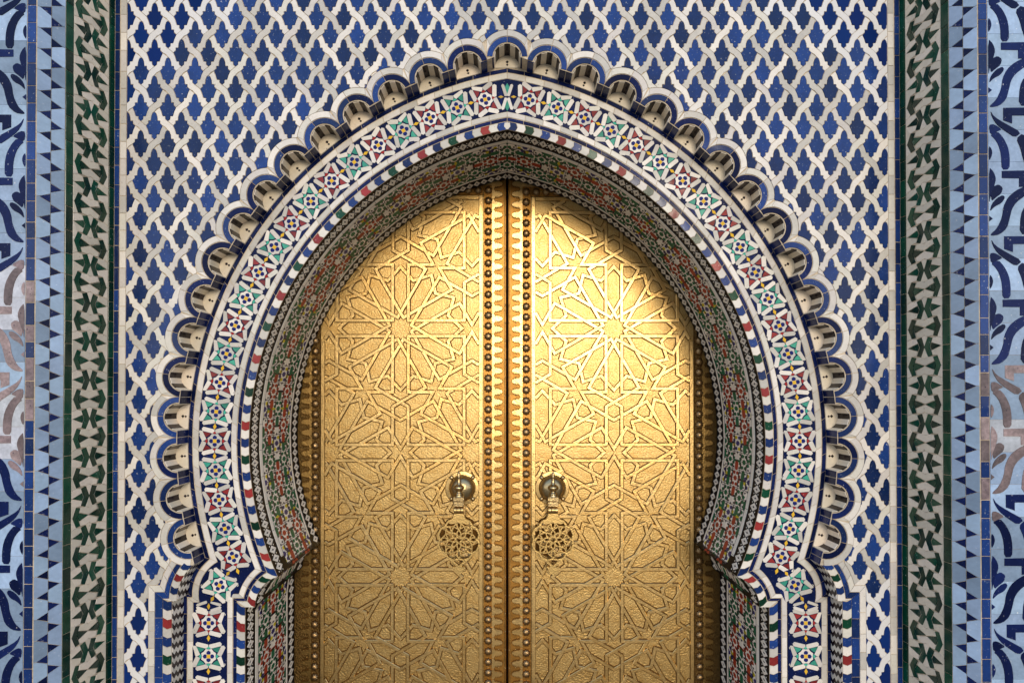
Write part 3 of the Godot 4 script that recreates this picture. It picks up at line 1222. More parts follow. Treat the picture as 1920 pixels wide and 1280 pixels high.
# ---------------------------------------------------------------- pilasters
func make_pilaster(right: bool) -> void:
	var label := "left tiled pilaster with blue scrolls and green interlace" if not right else "right tiled pilaster with blue scrolls and green interlace"
	var sx := -1.0 if right else 1.0
	var o := thing("tiled_pilaster", label, "pilaster", Vector3(-2.4 * sx, 0, 0.2), "pilasters beside the gate")
	var P := [Vector2(-740.5 * K, D), Vector2(-2.2505, 3.242), Vector2(-2.321, 3.14)]
	var plane := func(i: int, zr: float) -> Callable:
		var p0: Vector2 = P[i]
		var p1: Vector2 = P[i + 1]
		var d := p1 - p0
		var n := Vector3(-d.y, 0, -d.x).normalized()
		if n.x < 0:
			n = -n
		return func(p: Vector2, h: float) -> Vector3:
			var f := (p.x - AX) / F
			var t := (f * p0.y - p0.x) / (d.x - f * d.y)
			var q := p0 + d * t
			return Vector3((q.x + n.x * h) * sx, EYE + (VY - p.y) * zr / F, D - q.y + n.z * h)
	var green: Callable = plane.call(0, 3.42)
	var blue: Callable = plane.call(1, 3.19)
	var front := func(p: Vector2, h: float) -> Vector3:
		var r := W(p, 3.14 - D)
		return Vector3(r.x * sx, r.y, r.z + h)
	var lo := -70.0
	var hi := 1310.0
	ext(o, "mortar_bed", V([210.5, -250.0, 118.0, -250.0, 118.0, 1560.0, 210.5, 1560.0]), green, M["grout"][0])
	ext(o, "mortar_bed", V([118.0, -280.0, 64.0, -280.0, 64.0, 1600.0, 118.0, 1600.0]), blue, M["grout"][0])
	ext(o, "mortar_bed", V([64.0, -290.0, -120.0, -290.0, -120.0, 1657.0, 64.0, 1657.0]), front, M["grout"][0])
	# plain dark green edging, both sides of the interlace
	for e in [[199.8, 210.3, 37.0], [118.3, 132.6, 41.0]]:
		var y := lo - 20
		while y < hi:
			var l: float = e[2] * rng.randf_range(0.85, 1.12)
			piece(o, "green_edging_tile", V([e[0], y, e[1], y, e[1], y + l, e[0], y + l]), green, pick("green"), 0.004, 0.45)
			y += l
	# interlace: one period traced at four times the photo's size, 532..796 wide, 288 high
	var greens := [[568, 6, 600, 15, 578, 80, 600, 148, 568, 155, 540, 80], [590, 50, 660, 80, 592, 113, 580, 80],
		[605, 163, 640, 150, 668, 226, 637, 303, 605, 290, 627, 226], [540, 226, 612, 196, 622, 226, 612, 254]]
	var whites := [[532, 82, 540, 80, 568, 155, 532, 171], [532, -62, 568, 5, 540, 80, 532, 82],
		[532, 172, 568, 156, 603, 163, 612, 195, 540, 225, 532, 226], [532, 226, 540, 227, 612, 255, 604, 290, 568, 294, 532, 280]]
	var mids := [[593, 114, 660, 82, 727, 114, 718, 148, 686, 150, 664, 137, 642, 150, 602, 148], [602, 14, 640, 12, 664, 26, 688, 12, 718, 14, 728, 48, 660, 78, 592, 48],
		[643, 151, 664, 138, 685, 151, 664, 222], [664, 230, 690, 302, 664, 313, 638, 302]]
	var ph := 8.0 if not right else 18.0
	for k in range(-1, 19):
		var y0 := ph + 72.0 * k
		for li in 2:
			for q in [greens, whites][li]:
				for m in [false, true]:
					var p := PackedVector2Array()
					for i in range(0, q.size(), 2):
						var u: float = (q[i] - 664.0) / 132.0
						u = -u if m else u
						p.append(Vector2(166.2 + u * 33.0, y0 + q[i + 1] * 0.25))
					piece(o, ["green_tile", "white_tile"][li], p, green, pick(["green", "cream"][li]), 0.004, 0.2, 0.2)
		for q in mids:
			var p := PackedVector2Array()
			for i in range(0, q.size(), 2):
				p.append(Vector2(166.2 + (q[i] - 664.0) / 4.0, y0 + q[i + 1] * 0.25))
			piece(o, "white_tile", p, green, pick("cream"), 0.004, 0.2, 0.2)
	# pale blue strip with two files of dark triangles
	var y := lo
	ph = 0.0
	while y < hi:
		var T := 39.2
		piece(o, "triangle_tile", V([70.0, y + 9.8, 91.0, y + 1.5, 91.0, y + 18.1]), blue, pick("deep"), 0.004, 0.35)
		piece(o, "triangle_tile", V([112.5, y + 29.4, 91.6, y + 21.1, 91.6, y + 37.7]), blue, pick("deep"), 0.004, 0.35)
		piece(o, "pale_blue_tile", V([64.4, y + 9.8, 70.0, y + 9.8, 91.0, y + 18.1, 91.0, y + 1.5 + T, 70.0, y + 9.8 + T, 64.4, y + 9.8 + T]), blue, pick("sky_blue"), 0.004, 0.35)
		piece(o, "pale_blue_tile", V([117.6, y + 29.4, 112.5, y + 29.4, 91.6, y + 37.7, 91.6, y + 21.1 + T, 112.5, y + 29.4 + T, 117.6, y + 29.4 + T]), blue, pick("sky_blue"), 0.004, 0.35)
		y += T
	# dark upright strip on the front; some of its tiles are brown-mauve around mid-height
	var browned := func(wy: float) -> bool:
		var t: float = absf(wy - (720.0 if not right else 830.0)) / (240.0 if not right else 150.0)
		return rng.randf() < (0.95 - t * 0.6 if t < 1.0 else 0.0)
	y = lo
	while y < hi:
		var l := rng.randf_range(30, 44)
		piece(o, "dark_strip_tile", V([47.0, y, 63.4, y, 63.4, y + l, 47.0, y + l]), front, pick("weathered" if browned.call(y) else "navy"), 0.004, 0.55)
		y += l
	# scrollwork, traced on the right-hand pilaster at four times the photo's size, 678 being the strip's edge
	var leaves := [[690, 40, 745, 10, 790, 60, 825, 130, 838, 210, 835, 300, 775, 303, 772, 190, 750, 110, 720, 65],
		[776, 310, 960, 306, 1010, 306, 1010, 430, 905, 432, 905, 368, 776, 366],
		[680, 120, 700, 142, 707, 175, 698, 210, 680, 236], [680, 280, 716, 318, 734, 370, 718, 430, 692, 500, 680, 556],
		[700, 540, 690, 478, 712, 428, 750, 410, 785, 436, 772, 482, 732, 512], [684, 618, 698, 560, 740, 512, 786, 490, 801, 514, 772, 556, 722, 580],
		[1010, 400, 960, 420, 880, 458, 822, 508, 786, 580, 776, 660, 740, 740, 686, 790, 700, 800, 760, 790, 814, 742, 836, 660, 850, 600, 884, 548, 960, 492, 1010, 470],
		[680, 648, 708, 670, 680, 693], [692, 822, 722, 870, 800, 918, 928, 988, 878, 1030, 800, 978, 740, 930, 704, 872],
		[936, 992, 1010, 1070, 1010, 1330, 960, 1250, 934, 1180, 918, 1110, 886, 1036], [790, 802, 1010, 800, 1010, 862, 857, 862, 857, 922, 790, 898],
		[682, 930, 720, 925, 782, 966, 742, 984, 690, 1008], [1010, 560, 950, 570, 916, 640, 906, 788, 1010, 788], [958, 640 - 300, 1010, 600 - 300, 1010, 690 - 300, 975, 700 - 300]]
	var keep := [0, 1, 2, 3, 4, 5, 6, 7, 8, 9, 10, 11, 12]
	var off := 13.0 if not right else 0.0
	for k in range(-1, 6):
		var yb := off + 242.0 * k
		for j in 4:
			var ya := yb + 60.5 * j
			if ya > hi or ya + 60.5 < lo:
				continue
			piece(o, "pale_blue_panel", V([46.2, ya, -40.0, ya, -40.0, ya + 60.5, 46.2, ya + 60.5]), front, pick("pale_worn" if browned.call(ya + 30.0) else "sky_blue"), 0.0035, 0.15, 0.2, 0.15)
		for li in keep:
			var q: Array = leaves[li]
			var p := PackedVector2Array()
			for i in range(0, q.size(), 2):
				p.append(Vector2(46.0 - (q[i] - 678.0) / 4.0, yb + q[i + 1] / 4.0))
			if li in [0, 2, 3, 4, 5, 6, 8, 9, 11, 12]:
				p = chaikin(p)
			var c := centre(p)
			if c.y < lo - 10 or c.y > hi:
				continue
			piece(o, "scroll_tile", p, front, pick("weathered" if browned.call(c.y) else "deep"), 0.0062, 0.1, 0.25, 0.15)

# ---------------------------------------------------------------- brass doors
const DA := 134.0
const EPS := 0.052

func seen_on_door(p: Vector2) -> bool:
	var x := absf(p.x - AX)
	if p.y < 1000.0:
		return Vector2(x + 94.2, p.y - 813.0).length() < 496.0
	return x < 404.0

func clip_seg(a: Vector2, b: Vector2, r: Rect2) -> Array:
	var t0 := 0.0
	var t1 := 1.0
	var d := b - a
	for e in [[-d.x, a.x - r.position.x], [d.x, r.end.x - a.x], [-d.y, a.y - r.position.y], [d.y, r.end.y - a.y]]:
		if absf(e[0]) < 1e-9:
			if e[1] < 0:
				return []
		else:
			var t: float = e[1] / e[0]
			if e[0] < 0:
				t0 = maxf(t0, t)
			else:
				t1 = minf(t1, t)
	if t1 <= t0:
		return []
	return [t0, t1]

func strap_bars(cx: float, rect: Rect2) -> Array:
	# the straps of the star pattern: [a, b, mitre at a, mitre at b, is ring]
	var out := []
	var y1 := 0.866 + 0.5 * EPS
	var hexr := (1.0 - y1) / cos(PI / 6)
	for rowi in range(-2, 5):
		for ci in range(-2, 3):
			var c := Vector2(cx + DA * (2.0 * ci + (1.0 if rowi % 2 != 0 else 0.0)), 615.5 + 232.4 * rowi)
			if absf(c.x - cx) > 300 or c.y > 1500 or c.y < 100:
				continue
			var pl := func(v: Vector2, th: float) -> Vector2:      # petal frame (radial, left) to pixels
				var w := v.rotated(th)
				return c + Vector2(w.x, -w.y) * DA
			var dl := func(v: Vector2, th: float) -> Vector2:
				var w := v.rotated(th)
				return Vector2(w.x, -w.y).normalized()
			for j in 12:
				var th := j * PI / 6
				for s in [1.0, -1.0]:
					var inner := Vector2(0.11, 0.11 * s)
					var outer := Vector2(y1, 0.11 * s)
					out.append([pl.call(inner, th), pl.call(outer, th), dl.call(Vector2(1, s), th), dl.call(Vector2(1, -s), th), false])
					if j % 2 == 1:
						var tip := Vector2(y1, (0.5 - EPS * cos(PI / 6)) * s)
						out.append([pl.call(outer, th), pl.call(tip, th), dl.call(Vector2(1, -s), th), dl.call(Vector2(0.5, -0.866 * s), th), false])
					else:
						var hx := Vector2(y1, (0.57735 + hexr * 0.5) * s)
						out.append([pl.call(outer, th), pl.call(hx, th), dl.call(Vector2(1, -s), th), dl.call(Vector2(-0.866, 0.5 * s), th), false])
			for k in 24:
				var r0 := 0.862 if k % 2 == 0 else 0.69
				var r1 := 0.69 if k % 2 == 0 else 0.862
				out.append([pl.call(Vector2(r0, 0), k * PI / 12), pl.call(Vector2(r1, 0), (k + 1) * PI / 12), dl.call(Vector2(1, 0), k * PI / 12), dl.call(Vector2(1, 0), (k + 1) * PI / 12), true])
	var res := []
	for e in out:
		var a: Vector2 = e[0]
		var b: Vector2 = e[1]
		var t := clip_seg(a, b, rect)
		if t.is_empty():
			continue
		var d := b - a
		var n := Vector2(-d.y, d.x).normalized()
		var p := a + d * (t[0] as float)
		var q := a + d * (t[1] as float)
		if p.distance_to(q) < 5.0 or not (seen_on_door(p) or seen_on_door(q)):
			continue
		res.append([p, q, e[2] if t[0] == 0.0 else n, e[3] if t[1] == 1.0 else n, e[4]])
	return res

func rivet(b: Buf, p: Vector3, r: float, h: float) -> void:
	for k in 6:
		var a0 := TAU * k / 6
		var a1 := TAU * (k + 1) / 6
		var d0 := Vector3(cos(a0), sin(a0), 0)
		var d1 := Vector3(cos(a1), sin(a1), 0)
		tri_smooth(b, p + d0 * r, p + d1 * r, p + Vector3(0, 0, h), (d0 + Vector3(0, 0, 0.6)).normalized(), (d1 + Vector3(0, 0, 0.6)).normalized(), Vector3(0, 0, 1))

func bar_mesh(bars: Array, i: int, cross: Array, org: Vector3) -> Array:
	var p: Vector2 = bars[i][0]
	var q: Vector2 = bars[i][1]
	var d := (q - p).normalized()
	var n := Vector2(-d.y, d.x)
	var L := p.distance_to(q)
	var hw := 3.15
	var stops := [[0.0, 0.0], [L, 0.0]]
	for c in cross:
		stops.append([c[0] * L, c[1]])
		stops.append([clampf(c[0] * L - 9.0, 0.1, L - 0.1), 0.0])
		stops.append([clampf(c[0] * L + 9.0, 0.1, L - 0.1), 0.0])
	stops.sort_custom(func(x, y): return x[0] < y[0])
	var b := Buf.new()
	var secs := []
	for si in stops.size():
		var st: Array = stops[si]
		var o := p + d * (st[0] as float)
		var m := n
		if si == 0:
			m = bars[i][2]
		elif si == stops.size() - 1:
			m = bars[i][3]
		var f := m.dot(n)
		if absf(f) < 0.35:
			f = 0.35 * (1.0 if f >= 0 else -1.0)
		var sec := []
		for w in [[-1.04, 0.0], [-1.0, 0.7], [-0.78, 1.0], [0.78, 1.0], [1.0, 0.7], [1.04, 0.0]]:
			var px: Vector2 = o + m * (w[0] * hw / f)
			sec.append(mdoor(px, w[1] * 0.012 + (st[1] if w[1] > 0.1 else 0.0)) - org)
		secs.append(sec)
	var n3 := Vector3(n.x, -n.y, 0)
	var ups := [(-n3 + Vector3(0, 0, 0.05)).normalized(), (-n3 + Vector3(0, 0, 1.2)).normalized(), Vector3(0, 0, 1), (n3 + Vector3(0, 0, 1.2)).normalized(), (n3 + Vector3(0, 0, 0.05)).normalized()]
	for si in secs.size() - 1:
		for k in 5:
			quad(b, secs[si][k], secs[si + 1][k], secs[si + 1][k + 1], secs[si][k + 1], ups[k])
	for e in [[secs[0], -d], [secs[secs.size() - 1], d]]:
		var nn := Vector3(e[1].x, -e[1].y, 0)
		var s: Array = e[0]
		quad(b, s[0], s[1], s[4], s[5], nn)
		quad(b, s[1], s[2], s[3], s[4], nn)
	var cnt := maxi(2, int(L / 26.0))
	for k in cnt:
		var t := lerpf(7.0, L - 7.0, k / float(cnt - 1)) if L > 16 else L * 0.5
		rivet(b, mdoor(p + d * t, 0.0122) - org, 0.0042, 0.0035)
	return [commit(b)]

func stud_mesh() -> ArrayMesh:
	var b := Buf.new()
	var seg := 54
	var rings := 6
	var R := 0.0310
	var pos := func(i: int, k: int) -> Vector3:
		var th := PI * 0.5 * i / rings
		var a := TAU * k / seg
		var fl := 1.0 - 0.17 * pow(absf(cos(a * 4.5)), 3.0) * sin(th)
		return Vector3(cos(a) * sin(th) * R * fl, sin(a) * sin(th) * R * fl, cos(th) * 0.024 * (1.0 - 0.1 * (1.0 - fl) * 6.0 * sin(th)))
	for i in rings:
		for k in seg:
			var p: Vector3 = pos.call(i, k)
			var q: Vector3 = pos.call(i, k + 1)
			var r: Vector3 = pos.call(i + 1, k + 1)
			var s: Vector3 = pos.call(i + 1, k)
			var n := (s - p + r - q).cross(q - p + r - s)
			if n.z < 0 and i < rings - 1:
				n = -n
			n = n.normalized()
			if n.length() < 0.5 or n.dot(p + s) < 0:
				n = (p + q + r + s).normalized()
			quad(b, p, q, r, s, n)
	for k in 16:
		var a0 := TAU * k / 16
		var a1 := TAU * (k + 1) / 16
		quad(b, Vector3(cos(a0), sin(a0), 0) * R * 0.98, Vector3(cos(a1), sin(a1), 0) * R * 0.98, Vector3(cos(a1) * R * 1.06, sin(a1) * R * 1.06, -0.001), Vector3(cos(a0) * R * 1.06, sin(a0) * R * 1.06, -0.001), Vector3(0, 0, 1))
	return commit(b)

func finger_poly() -> PackedVector2Array:     # root at x = 0, tip at x = 15, px
	var p := PackedVector2Array()
	var up := []
	for k in 5:
		var x := 0.8 + k * 3.0
		var y := 8.2 * sqrt(maxf(0.0, 1.0 - pow(x / 17.0, 2.4))) - 1.0
		up.append(Vector2(x, y))
		up.append(Vector2(x + 2.5, y - 3.0))
	p.append(Vector2(-4.5, -9.7))
	p.append(Vector2(0, -9.7))
	for v in up:
		p.append(Vector2(v.x, -v.y))
	p.append(Vector2(16.0, 0))
	up.reverse()
	for v in up:
		p.append(v)
	p.append(Vector2(0, 9.7))
	p.append(Vector2(-4.5, 9.7))
	return p

func ribbon(b: Buf, line: PackedVector2Array, w: float, map: Callable, closed: bool) -> void:
	var n := line.size()
	var cnt := n if closed else n - 1
	for i in cnt:
		var p := line[i]
		var q := line[(i + 1) % n]
		var d := (q - p).normalized()
		var nn := Vector2(-d.y, d.x) * w
		var e := d * w * 0.35
		var a := PackedVector2Array([p - nn - e, q - nn + e, q + nn + e, p + nn - e])
		slab(b, a, map, 0.010 + 0.0004 * (i % 3), 0.0, 0.5, 0.016)

func make_knocker(leaf: Node3D, x: float, fx: float) -> void:
	var k := Node3D.new()
	k.name = "door_knocker"
	leaf.add_child(k, true)
	var c := mdoor(Vector2(x, 914), 0.012)
	k.position = c - leaf.position
	var face := Transform3D(Basis(Vector3.RIGHT, PI / 2), Vector3.ZERO)      # lathe axis towards the viewer
	var b := Buf.new()
	lathe(b, V([0.122, 0.0, 0.122, 0.005, 0.118, 0.009, 0.098, 0.011]), 40, face)
	part(k, "back_plate", commit(b), M["strap"][1])
	b = Buf.new()
	var prof := PackedVector2Array()
	for i in 11:
		var t := PI * 0.5 * i / 10
		prof.append(Vector2(0.093 * cos(t), 0.010 + 0.068 * sin(t)))
	prof[10].x = 0.0
	lathe_smooth(b, prof, 40, face)
	part(k, "boss", commit(b), M["knocker"])
	for i in 4:
		b = Buf.new()
		var pr := PackedVector2Array()
		for j in 6:
			var t := PI * 0.5 * j / 5
			pr.append(Vector2(0.0165 * cos(t), 0.008 + 0.016 * sin(t)))
		pr[5].x = 0.0
		lathe_smooth(b, pr, 14, face)
		var ang := PI / 4 + i * PI / 2
		part(k, "bolt", commit(b), M["knocker"], Vector3(cos(ang) * 0.107, sin(ang) * 0.107, 0.002))
	# turned finial that stands on the hinge block
	var fo := Vector3((fx - x) * KD, 0, 0.098)
	b = Buf.new()
	var yv := func(py: float) -> float: return (914.0 - py) * KD
	var fin := PackedVector2Array()
	for e in [[880, 0.1], [882, 2.0], [885.5, 3.2], [888, 2.4], [889, 3.4], [890.5, 3.5], [892, 2.6], [897, 2.9], [903, 4.0], [905, 6.4], [907, 9.2], [909.5, 10.2], [912, 9.4], [914.5, 6.6], [916, 5.0], [918, 5.4], [919.5, 7.6], [921.5, 8.0], [923, 7.0], [926, 8.4]]:
		fin.append(Vector2(e[1] * KD, yv.call(e[0])))
	fin.reverse()
	lathe_smooth(b, fin, 24, Transform3D(Basis.IDENTITY, fo))
	part(k, "finial", commit(b), M["knocker"])
	b = Buf.new()
	box(b, Vector3(fo.x - 0.041, yv.call(934), 0.05), Vector3(fo.x + 0.041, yv.call(925.5), 0.125), 0.004)
	box(b, Vector3(fo.x - 0.037, yv.call(944), 0.05), Vector3(fo.x + 0.037, yv.call(934.2), 0.115), 0.003)
	part(k, "hinge_block", commit(b), M["knocker"])
	b = Buf.new()
	for e in [[-0.034, -0.0125], [-0.0115, 0.0115], [0.0125, 0.034]]:
		lathe(b, V([0.0, e[0], 0.021, e[0], 0.0225, e[0] + 0.002, 0.0225, e[1] - 0.002, 0.021, e[1], 0.0, e[1]]), 18, Transform3D(Basis(Vector3(0, 0, 1), -PI / 2), Vector3(fo.x, yv.call(951), 0.092)))
	part(k, "hinge_pin", commit(b), M["strap"][1])
	# pierced plate that hangs from the hinge
	b = Buf.new()
	var pm := func(p: Vector2, h: float) -> Vector3: return Vector3(fo.x + p.x * KD, (914.0 - p.y - 1005.0) * KD, 0.082 + h)
	slab(b, V([-9, -48, 9, -48, 10.5, -42, 15, -35, 20, -30.5, 15, -28, 0, -30, -15, -28, -20, -30.5, -15, -35, -10.5, -42]), pm, 0.008, 0.0, 0.6, 0.014)
	for i in 8:
		var a0 := i * PI / 4 + PI / 8 * 0.0
		for ring in [[4.5, 18.0, 3.6], [19.5, 33.5, 3.8]]:
			var ln := PackedVector2Array()
			for j in 12:
				var u := j / 12.0
				var t := u * 2.0 if u < 0.5 else 2.0 - u * 2.0
				var wv: float = sin(t * PI) * ring[2] * (1.0 if u < 0.5 else -1.0)
				ln.append(Vector2(lerpf(ring[0], ring[1], t), wv).rotated(a0))
			ribbon(b, ln, 1.55, pm, true)
		var z := PackedVector2Array()
		for e in [[18.6, 0.0], [26.0, 22.5], [18.6, 45.0]]:
			z.append(pol(e[0], e[1] + i * 45.0))
		ribbon(b, z, 1.5, pm, false)
		z = PackedVector2Array()
		for e in [[33.5, 0.0], [26.0, 22.5], [33.5, 45.0]]:
			z.append(pol(e[0], e[1] + i * 45.0))
		ribbon(b, z, 1.4, pm, false)
		z = PackedVector2Array()
		for e in [[35.0, 0.0], [38.6, 14.0], [38.6, 31.0], [35.0, 45.0]]:
			z.append(pol(e[0], e[1] + i * 45.0))
		ribbon(b, z, 2.0, pm, false)
	var hub := PackedVector2Array()
	for j in 12:
		hub.append(pol(4.6, j * 30.0))
	ribbon(b, hub, 1.2, pm, true)
	for s in [-1.0, 1.0]:
		ribbon(b, V([20.0 * s, 33.0, 12.0 * s, 39.0, 3.0 * s, 47.0, 5.0 * s, 54.0, 10.5 * s, 50.0]), 2.3, pm, false)
	slab(b, V([-5, 46, 5, 46, 10, 55, 6, 61, 0, 66, -6, 61, -10, 55]), pm, 0.008, 0.0, 0.6, 0.014)
	part(k, "pierced_plate", commit(b), M["pendant"])
	# contact shade of the hanging plate, painted on the door as a dark disc
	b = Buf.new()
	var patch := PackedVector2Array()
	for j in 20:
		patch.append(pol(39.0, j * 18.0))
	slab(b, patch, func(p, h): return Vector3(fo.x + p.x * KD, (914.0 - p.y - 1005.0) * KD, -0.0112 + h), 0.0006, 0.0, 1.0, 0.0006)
	part(k, "contact_shade", commit(b), M["dark_brass"])
	# the round anvil the plate strikes
	b = Buf.new()
	lathe(b, V([0.06, 0.0, 0.06, 0.02, 0.052, 0.04, 0.03, 0.05, 0.0, 0.052]), 24, face)
	part(k, "anvil", commit(b), M["knocker"], Vector3(fo.x + 0.03, yv.call(1036), 0.0))

func lathe_smooth(b: Buf, prof: PackedVector2Array, seg: int, xf: Transform3D) -> void:
	var nr := PackedVector2Array()
	for i in prof.size():
		var d := prof[mini(i + 1, prof.size() - 1)] - prof[maxi(i - 1, 0)]
		nr.append(Vector2(d.y, -d.x).normalized())
	for i in prof.size() - 1:
		for k in seg:
			var q := []
			for e in [[i, k], [i, k + 1], [i + 1, k + 1], [i + 1, k]]:
				var a := TAU * (e[1] as int) / seg
				var dd := Vector3(cos(a), 0, sin(a))
				var pp: Vector2 = prof[e[0]]
				var nn: Vector2 = nr[e[0]]
				q.append([xf * (dd * pp.x + Vector3.UP * pp.y), xf.basis * (dd * nn.x + Vector3.UP * nn.y)])
			if prof[i].x > 1e-5:
				tri_smooth(b, q[0][0], q[1][0], q[2][0], q[0][1], q[1][1], q[2][1])
			if prof[i + 1].x > 1e-5:
				tri_smooth(b, q[0][0], q[2][0], q[3][0], q[0][1], q[2][1], q[3][1])

func make_door(right: bool) -> void:
	var s := 1.0 if right else -1.0
	var label := "left brass door leaf with interlaced star straps and knocker" if not right else "right brass door leaf with interlaced star straps and knocker"
	var o := thing("brass_door", label, "door", Vector3(s * 0.76, 0, -ZD), "pair of brass door leaves")
	var X := func(v: float) -> float: return AX + s * v       # distance from the slit, px
	# chased sheet with a rolled edge at the slit
	var b := Buf.new()
	var x0: float = X.call(1.6)
	var x1: float = X.call(412.0)
	slab(b, PackedVector2Array([Vector2(x0, 300), Vector2(x1, 300), Vector2(x1, 1367), Vector2(x0, 1367)]), func(p, h): return mdoor(p, h) - o.position, 0.0, 0.0, 0.8, 0.05)
	part(o, "sheet", commit(b), M["sheet"])
	var top := 369.0 if right else 366.0
	piece(o, "shade_panel", PackedVector2Array([Vector2(X.call(349.2), 480), Vector2(X.call(411), 480), Vector2(X.call(411), 1366), Vector2(X.call(349.2), 1366)]), mdoor, M["shaded_sheet"], 0.0005, 0.0, 0.3, 0.0)  # added panel: shade along the jamb painted as darker brass
	# frame bars
	var plain := func(nm: String, xa: float, xb: float, ya: float, yb: float, h: float, mat: Material) -> void:
		var p := PackedVector2Array([Vector2(X.call(xa), ya), Vector2(X.call(xb), ya), Vector2(X.call(xb), yb), Vector2(X.call(xa), yb)])
		var n := piece(o, nm, p, mdoor, mat, h, 0.0, 0.7, 0.0)
		var rb := Buf.new()
		var c := mdoor(centre(p), 0)
		var long := absf(yb - ya) > absf(xb - xa)
		var cnt := int(maxf(absf(yb - ya), absf(xb - xa)) / 33.0)
		for i in cnt:
			var q := Vector2(X.call((xa + xb) * 0.5), lerpf(ya, yb, (i + 0.5) / cnt)) if long else Vector2(X.call(lerpf(xa, xb, (i + 0.5) / cnt)), (ya + yb) * 0.5)
			rivet(rb, mdoor(q, h) - c, 0.0045, 0.004)
		if cnt > 0:
			part(n, "rivets", commit(rb), M["strap"][1])
	plain.call("frame_bar", 45.5, 53.0, top, 1300.0, 0.0125, M["strap"][0])
	plain.call("frame_bar", 341.5, 349.0, 640.0, 1300.0, 0.0125, M["strap"][1])
	plain.call("frame_bar", 53.2, 160.0, top, top + 7.5, 0.0122, M["strap"][2])
	plain.call("slit_bar", 2.2, 5.0, 318.0, 1300.0, 0.011, M["mid_brass"])
	plain.call("trim_bed", 5.2, 26.4, 318.0, 1300.0, 0.0015, M["mid_brass"])
	# interlaced straps
	var rect := Rect2(Vector2(minf(X.call(53.0), X.call(341.5)), top + 7.0), Vector2(288.5, 1292.0 - top))
	var bars := strap_bars(AX + s * 200.0, rect)
	var cross := []
	for i in bars.size():
		cross.append([])
	for i in bars.size():
		for j in range(i + 1, bars.size()):
			var p: Vector2 = bars[i][0]
			var r: Vector2 = bars[i][1] - bars[i][0]
			var q: Vector2 = bars[j][0]
			var t: Vector2 = bars[j][1] - bars[j][0]
			var den := r.cross(t)
			if absf(den) < 1e-6:
				continue
			var u := (q - p).cross(t) / den
			var v := (q - p).cross(r) / den
			var mu := 4.0 / r.length()
			var mv := 4.0 / t.length()
			if u < mu or u > 1 - mu or v < mv or v > 1 - mv:
				continue
			var over: bool = cross[i].size() % 2 == 0
			cross[i].append([u, 0.0035 if over else -0.0035])
			cross[j].append([v, -0.0035 if over else 0.0035])
	for i in bars.size():
		var c := mdoor((bars[i][0] + bars[i][1]) * 0.5, 0)
		var sp := part(o, "ring_strap" if bars[i][4] else "strap", bar_mesh(bars, i, cross[i], c)[0], pick("strap"), c - o.position)
		var pa: Vector2 = bars[i][0]
		var pb: Vector2 = bars[i][1]
		var ex := (pb - pa).normalized()
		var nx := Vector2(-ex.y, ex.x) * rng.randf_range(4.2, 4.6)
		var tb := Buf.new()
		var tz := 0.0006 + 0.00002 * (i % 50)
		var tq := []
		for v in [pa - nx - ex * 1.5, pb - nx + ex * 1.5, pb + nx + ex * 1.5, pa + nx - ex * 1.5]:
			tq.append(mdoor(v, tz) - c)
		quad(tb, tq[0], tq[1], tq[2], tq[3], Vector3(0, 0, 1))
		part(sp, "dark_line", commit(tb), M["dark_brass"])  # dark flat band, a little wider than its strap
	# studs
	var sm := stud_mesh()
	var strip_x := [35.5, 359.5]
	for xi in strip_x:
		plain.call("stud_strip", xi - 9.0, xi + 9.0, (top - 20.0) if xi < 100 else 590.0, 1300.0, 0.004, M["mid_brass"] if xi < 100 else M["shaded_sheet"])  # the outer strip has the jamb shade in its colour
		var y := top - 10.0 if xi < 100 else 600.0
		while y < 1292:
			var q := Vector2(X.call(xi), y)
			if seen_on_door(q):
				part(o, "stud", sm, M["stud"], mdoor(q, 0.004) - o.position, Vector3(0, 0, rng.randf() * TAU))
			y += 19.6
	plain.call("stud_strip", 44.8, 120.0, top - 20.0, top - 1.0, 0.004, M["mid_brass"])
	for i in 4:
		var q := Vector2(X.call(54.5 + 18.6 * i), top - 10.0)
		if seen_on_door(q):
			part(o, "stud", sm, M["stud"], mdoor(q, 0.004) - o.position, Vector3(0, 0, rng.randf() * TAU))
	# toothed trim towards the slit and, mirrored, towards the jamb
	var fp := finger_poly()
	for e in [[24.5, -1.0, 344.0], [369.5, 1.0, 596.0]]:
		var bf := Buf.new()
		var dir: float = e[1] * s
		slab(bf, fp, func(p: Vector2, h: float) -> Vector3: return Vector3(p.x * dir * KD, -p.y * KD, h), 0.011, 0.0, 0.3, 0.011)
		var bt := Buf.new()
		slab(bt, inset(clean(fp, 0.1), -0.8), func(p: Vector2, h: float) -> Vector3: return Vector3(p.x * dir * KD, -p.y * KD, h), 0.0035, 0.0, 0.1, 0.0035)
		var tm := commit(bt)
		var fm := commit(bf)
		var y: float = e[2]
		while y < 1296:
			var q := Vector2(X.call(e[0]), y)
			if seen_on_door(q):
				part(part(o, "toothed_trim", fm, pick("strap") if e[0] < 100 else M["shaded_strap"], mdoor(q, 0.0) - o.position), "dark_line", tm, M["dark_brass"])  # dark outline under each; jamb-side teeth carry painted shade in their brass
			y += 19.5
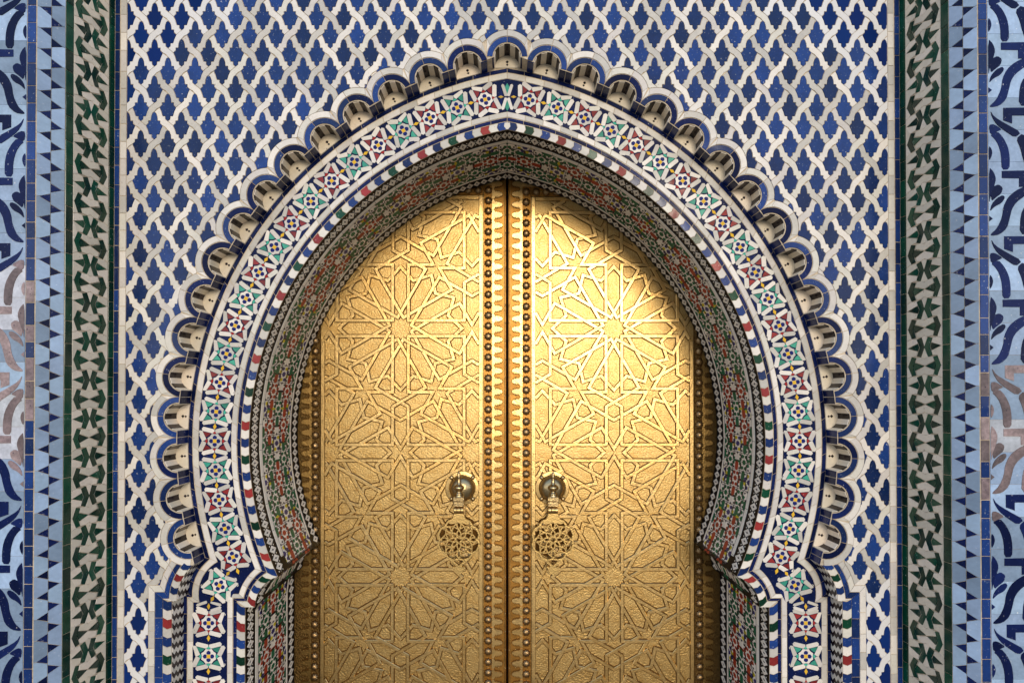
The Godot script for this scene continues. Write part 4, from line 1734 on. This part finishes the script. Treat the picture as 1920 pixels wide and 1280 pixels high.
	for i in 4:
		var bf := Buf.new()
		slab(bf, fp, func(p: Vector2, h: float) -> Vector3: return Vector3(p.y * KD, p.x * KD, h), 0.007, 0.0, 0.3, 0.007)
		var q := Vector2(X.call(30.0 + 19.5 * i), top - 24.0)
		if seen_on_door(q + Vector2(0, -6)):
			part(o, "toothed_trim", commit(bf), pick("strap"), mdoor(q, 0.0) - o.position)
	make_knocker(o, AX + s * 84.0, AX + s * (84.0 if right else 88.5))

func _ready() -> void:
	rng.seed = 4711
	# camera: level eye, lens shifted up, tipped half a degree
	var cam := Camera3D.new()
	cam.name = "camera"
	cam.projection = Camera3D.PROJECTION_FRUSTUM
	cam.near = 0.05
	cam.far = 400.0
	cam.size = 0.05 * 1280.0 / F
	var tip := deg_to_rad(0.5)
	cam.frustum_offset = Vector2(0.05 * (960.0 - AX) / F, 0.05 * (VY - F * tan(tip) - 640.0) / F)
	add_child(cam)
	cam.position = Vector3(0, EYE, D)
	cam.rotation.x = tip
	cam.current = true
	# sky and sun
	var env := Environment.new()
	env.background_mode = Environment.BG_SKY
	var sky := Sky.new()
	var sm := ProceduralSkyMaterial.new()
	sm.sky_top_color = Color(0.50, 0.62, 0.80)
	sm.sky_horizon_color = Color(0.95, 0.95, 0.94)
	sm.sky_curve = 0.2
	sm.ground_horizon_color = Color(0.62, 0.58, 0.52)
	sm.ground_bottom_color = Color(0.45, 0.42, 0.38)
	sky.sky_material = sm
	env.sky = sky
	env.tonemap_mode = Environment.TONE_MAPPER_LINEAR
	env.tonemap_exposure = 2.1
	env.sdfgi_enabled = true
	env.ssao_enabled = true
	env.ssil_enabled = true
	var we := WorldEnvironment.new()
	we.name = "world_environment"
	we.environment = env
	add_child(we)
	var sun := DirectionalLight3D.new()
	sun.name = "sun"
	sun.light_energy = 0.26
	sun.light_angular_distance = 16.0
	sun.light_color = Color(1.0, 0.95, 0.87)
	sun.shadow_enabled = true
	add_child(sun)
	sun.rotation = Vector3(deg_to_rad(-10), deg_to_rad(7), 0)
	make_materials()
	make_ground()
	make_wall()
	make_arch()
	make_pilaster(false)
	make_pilaster(true)
	make_door(false)
	make_door(true)
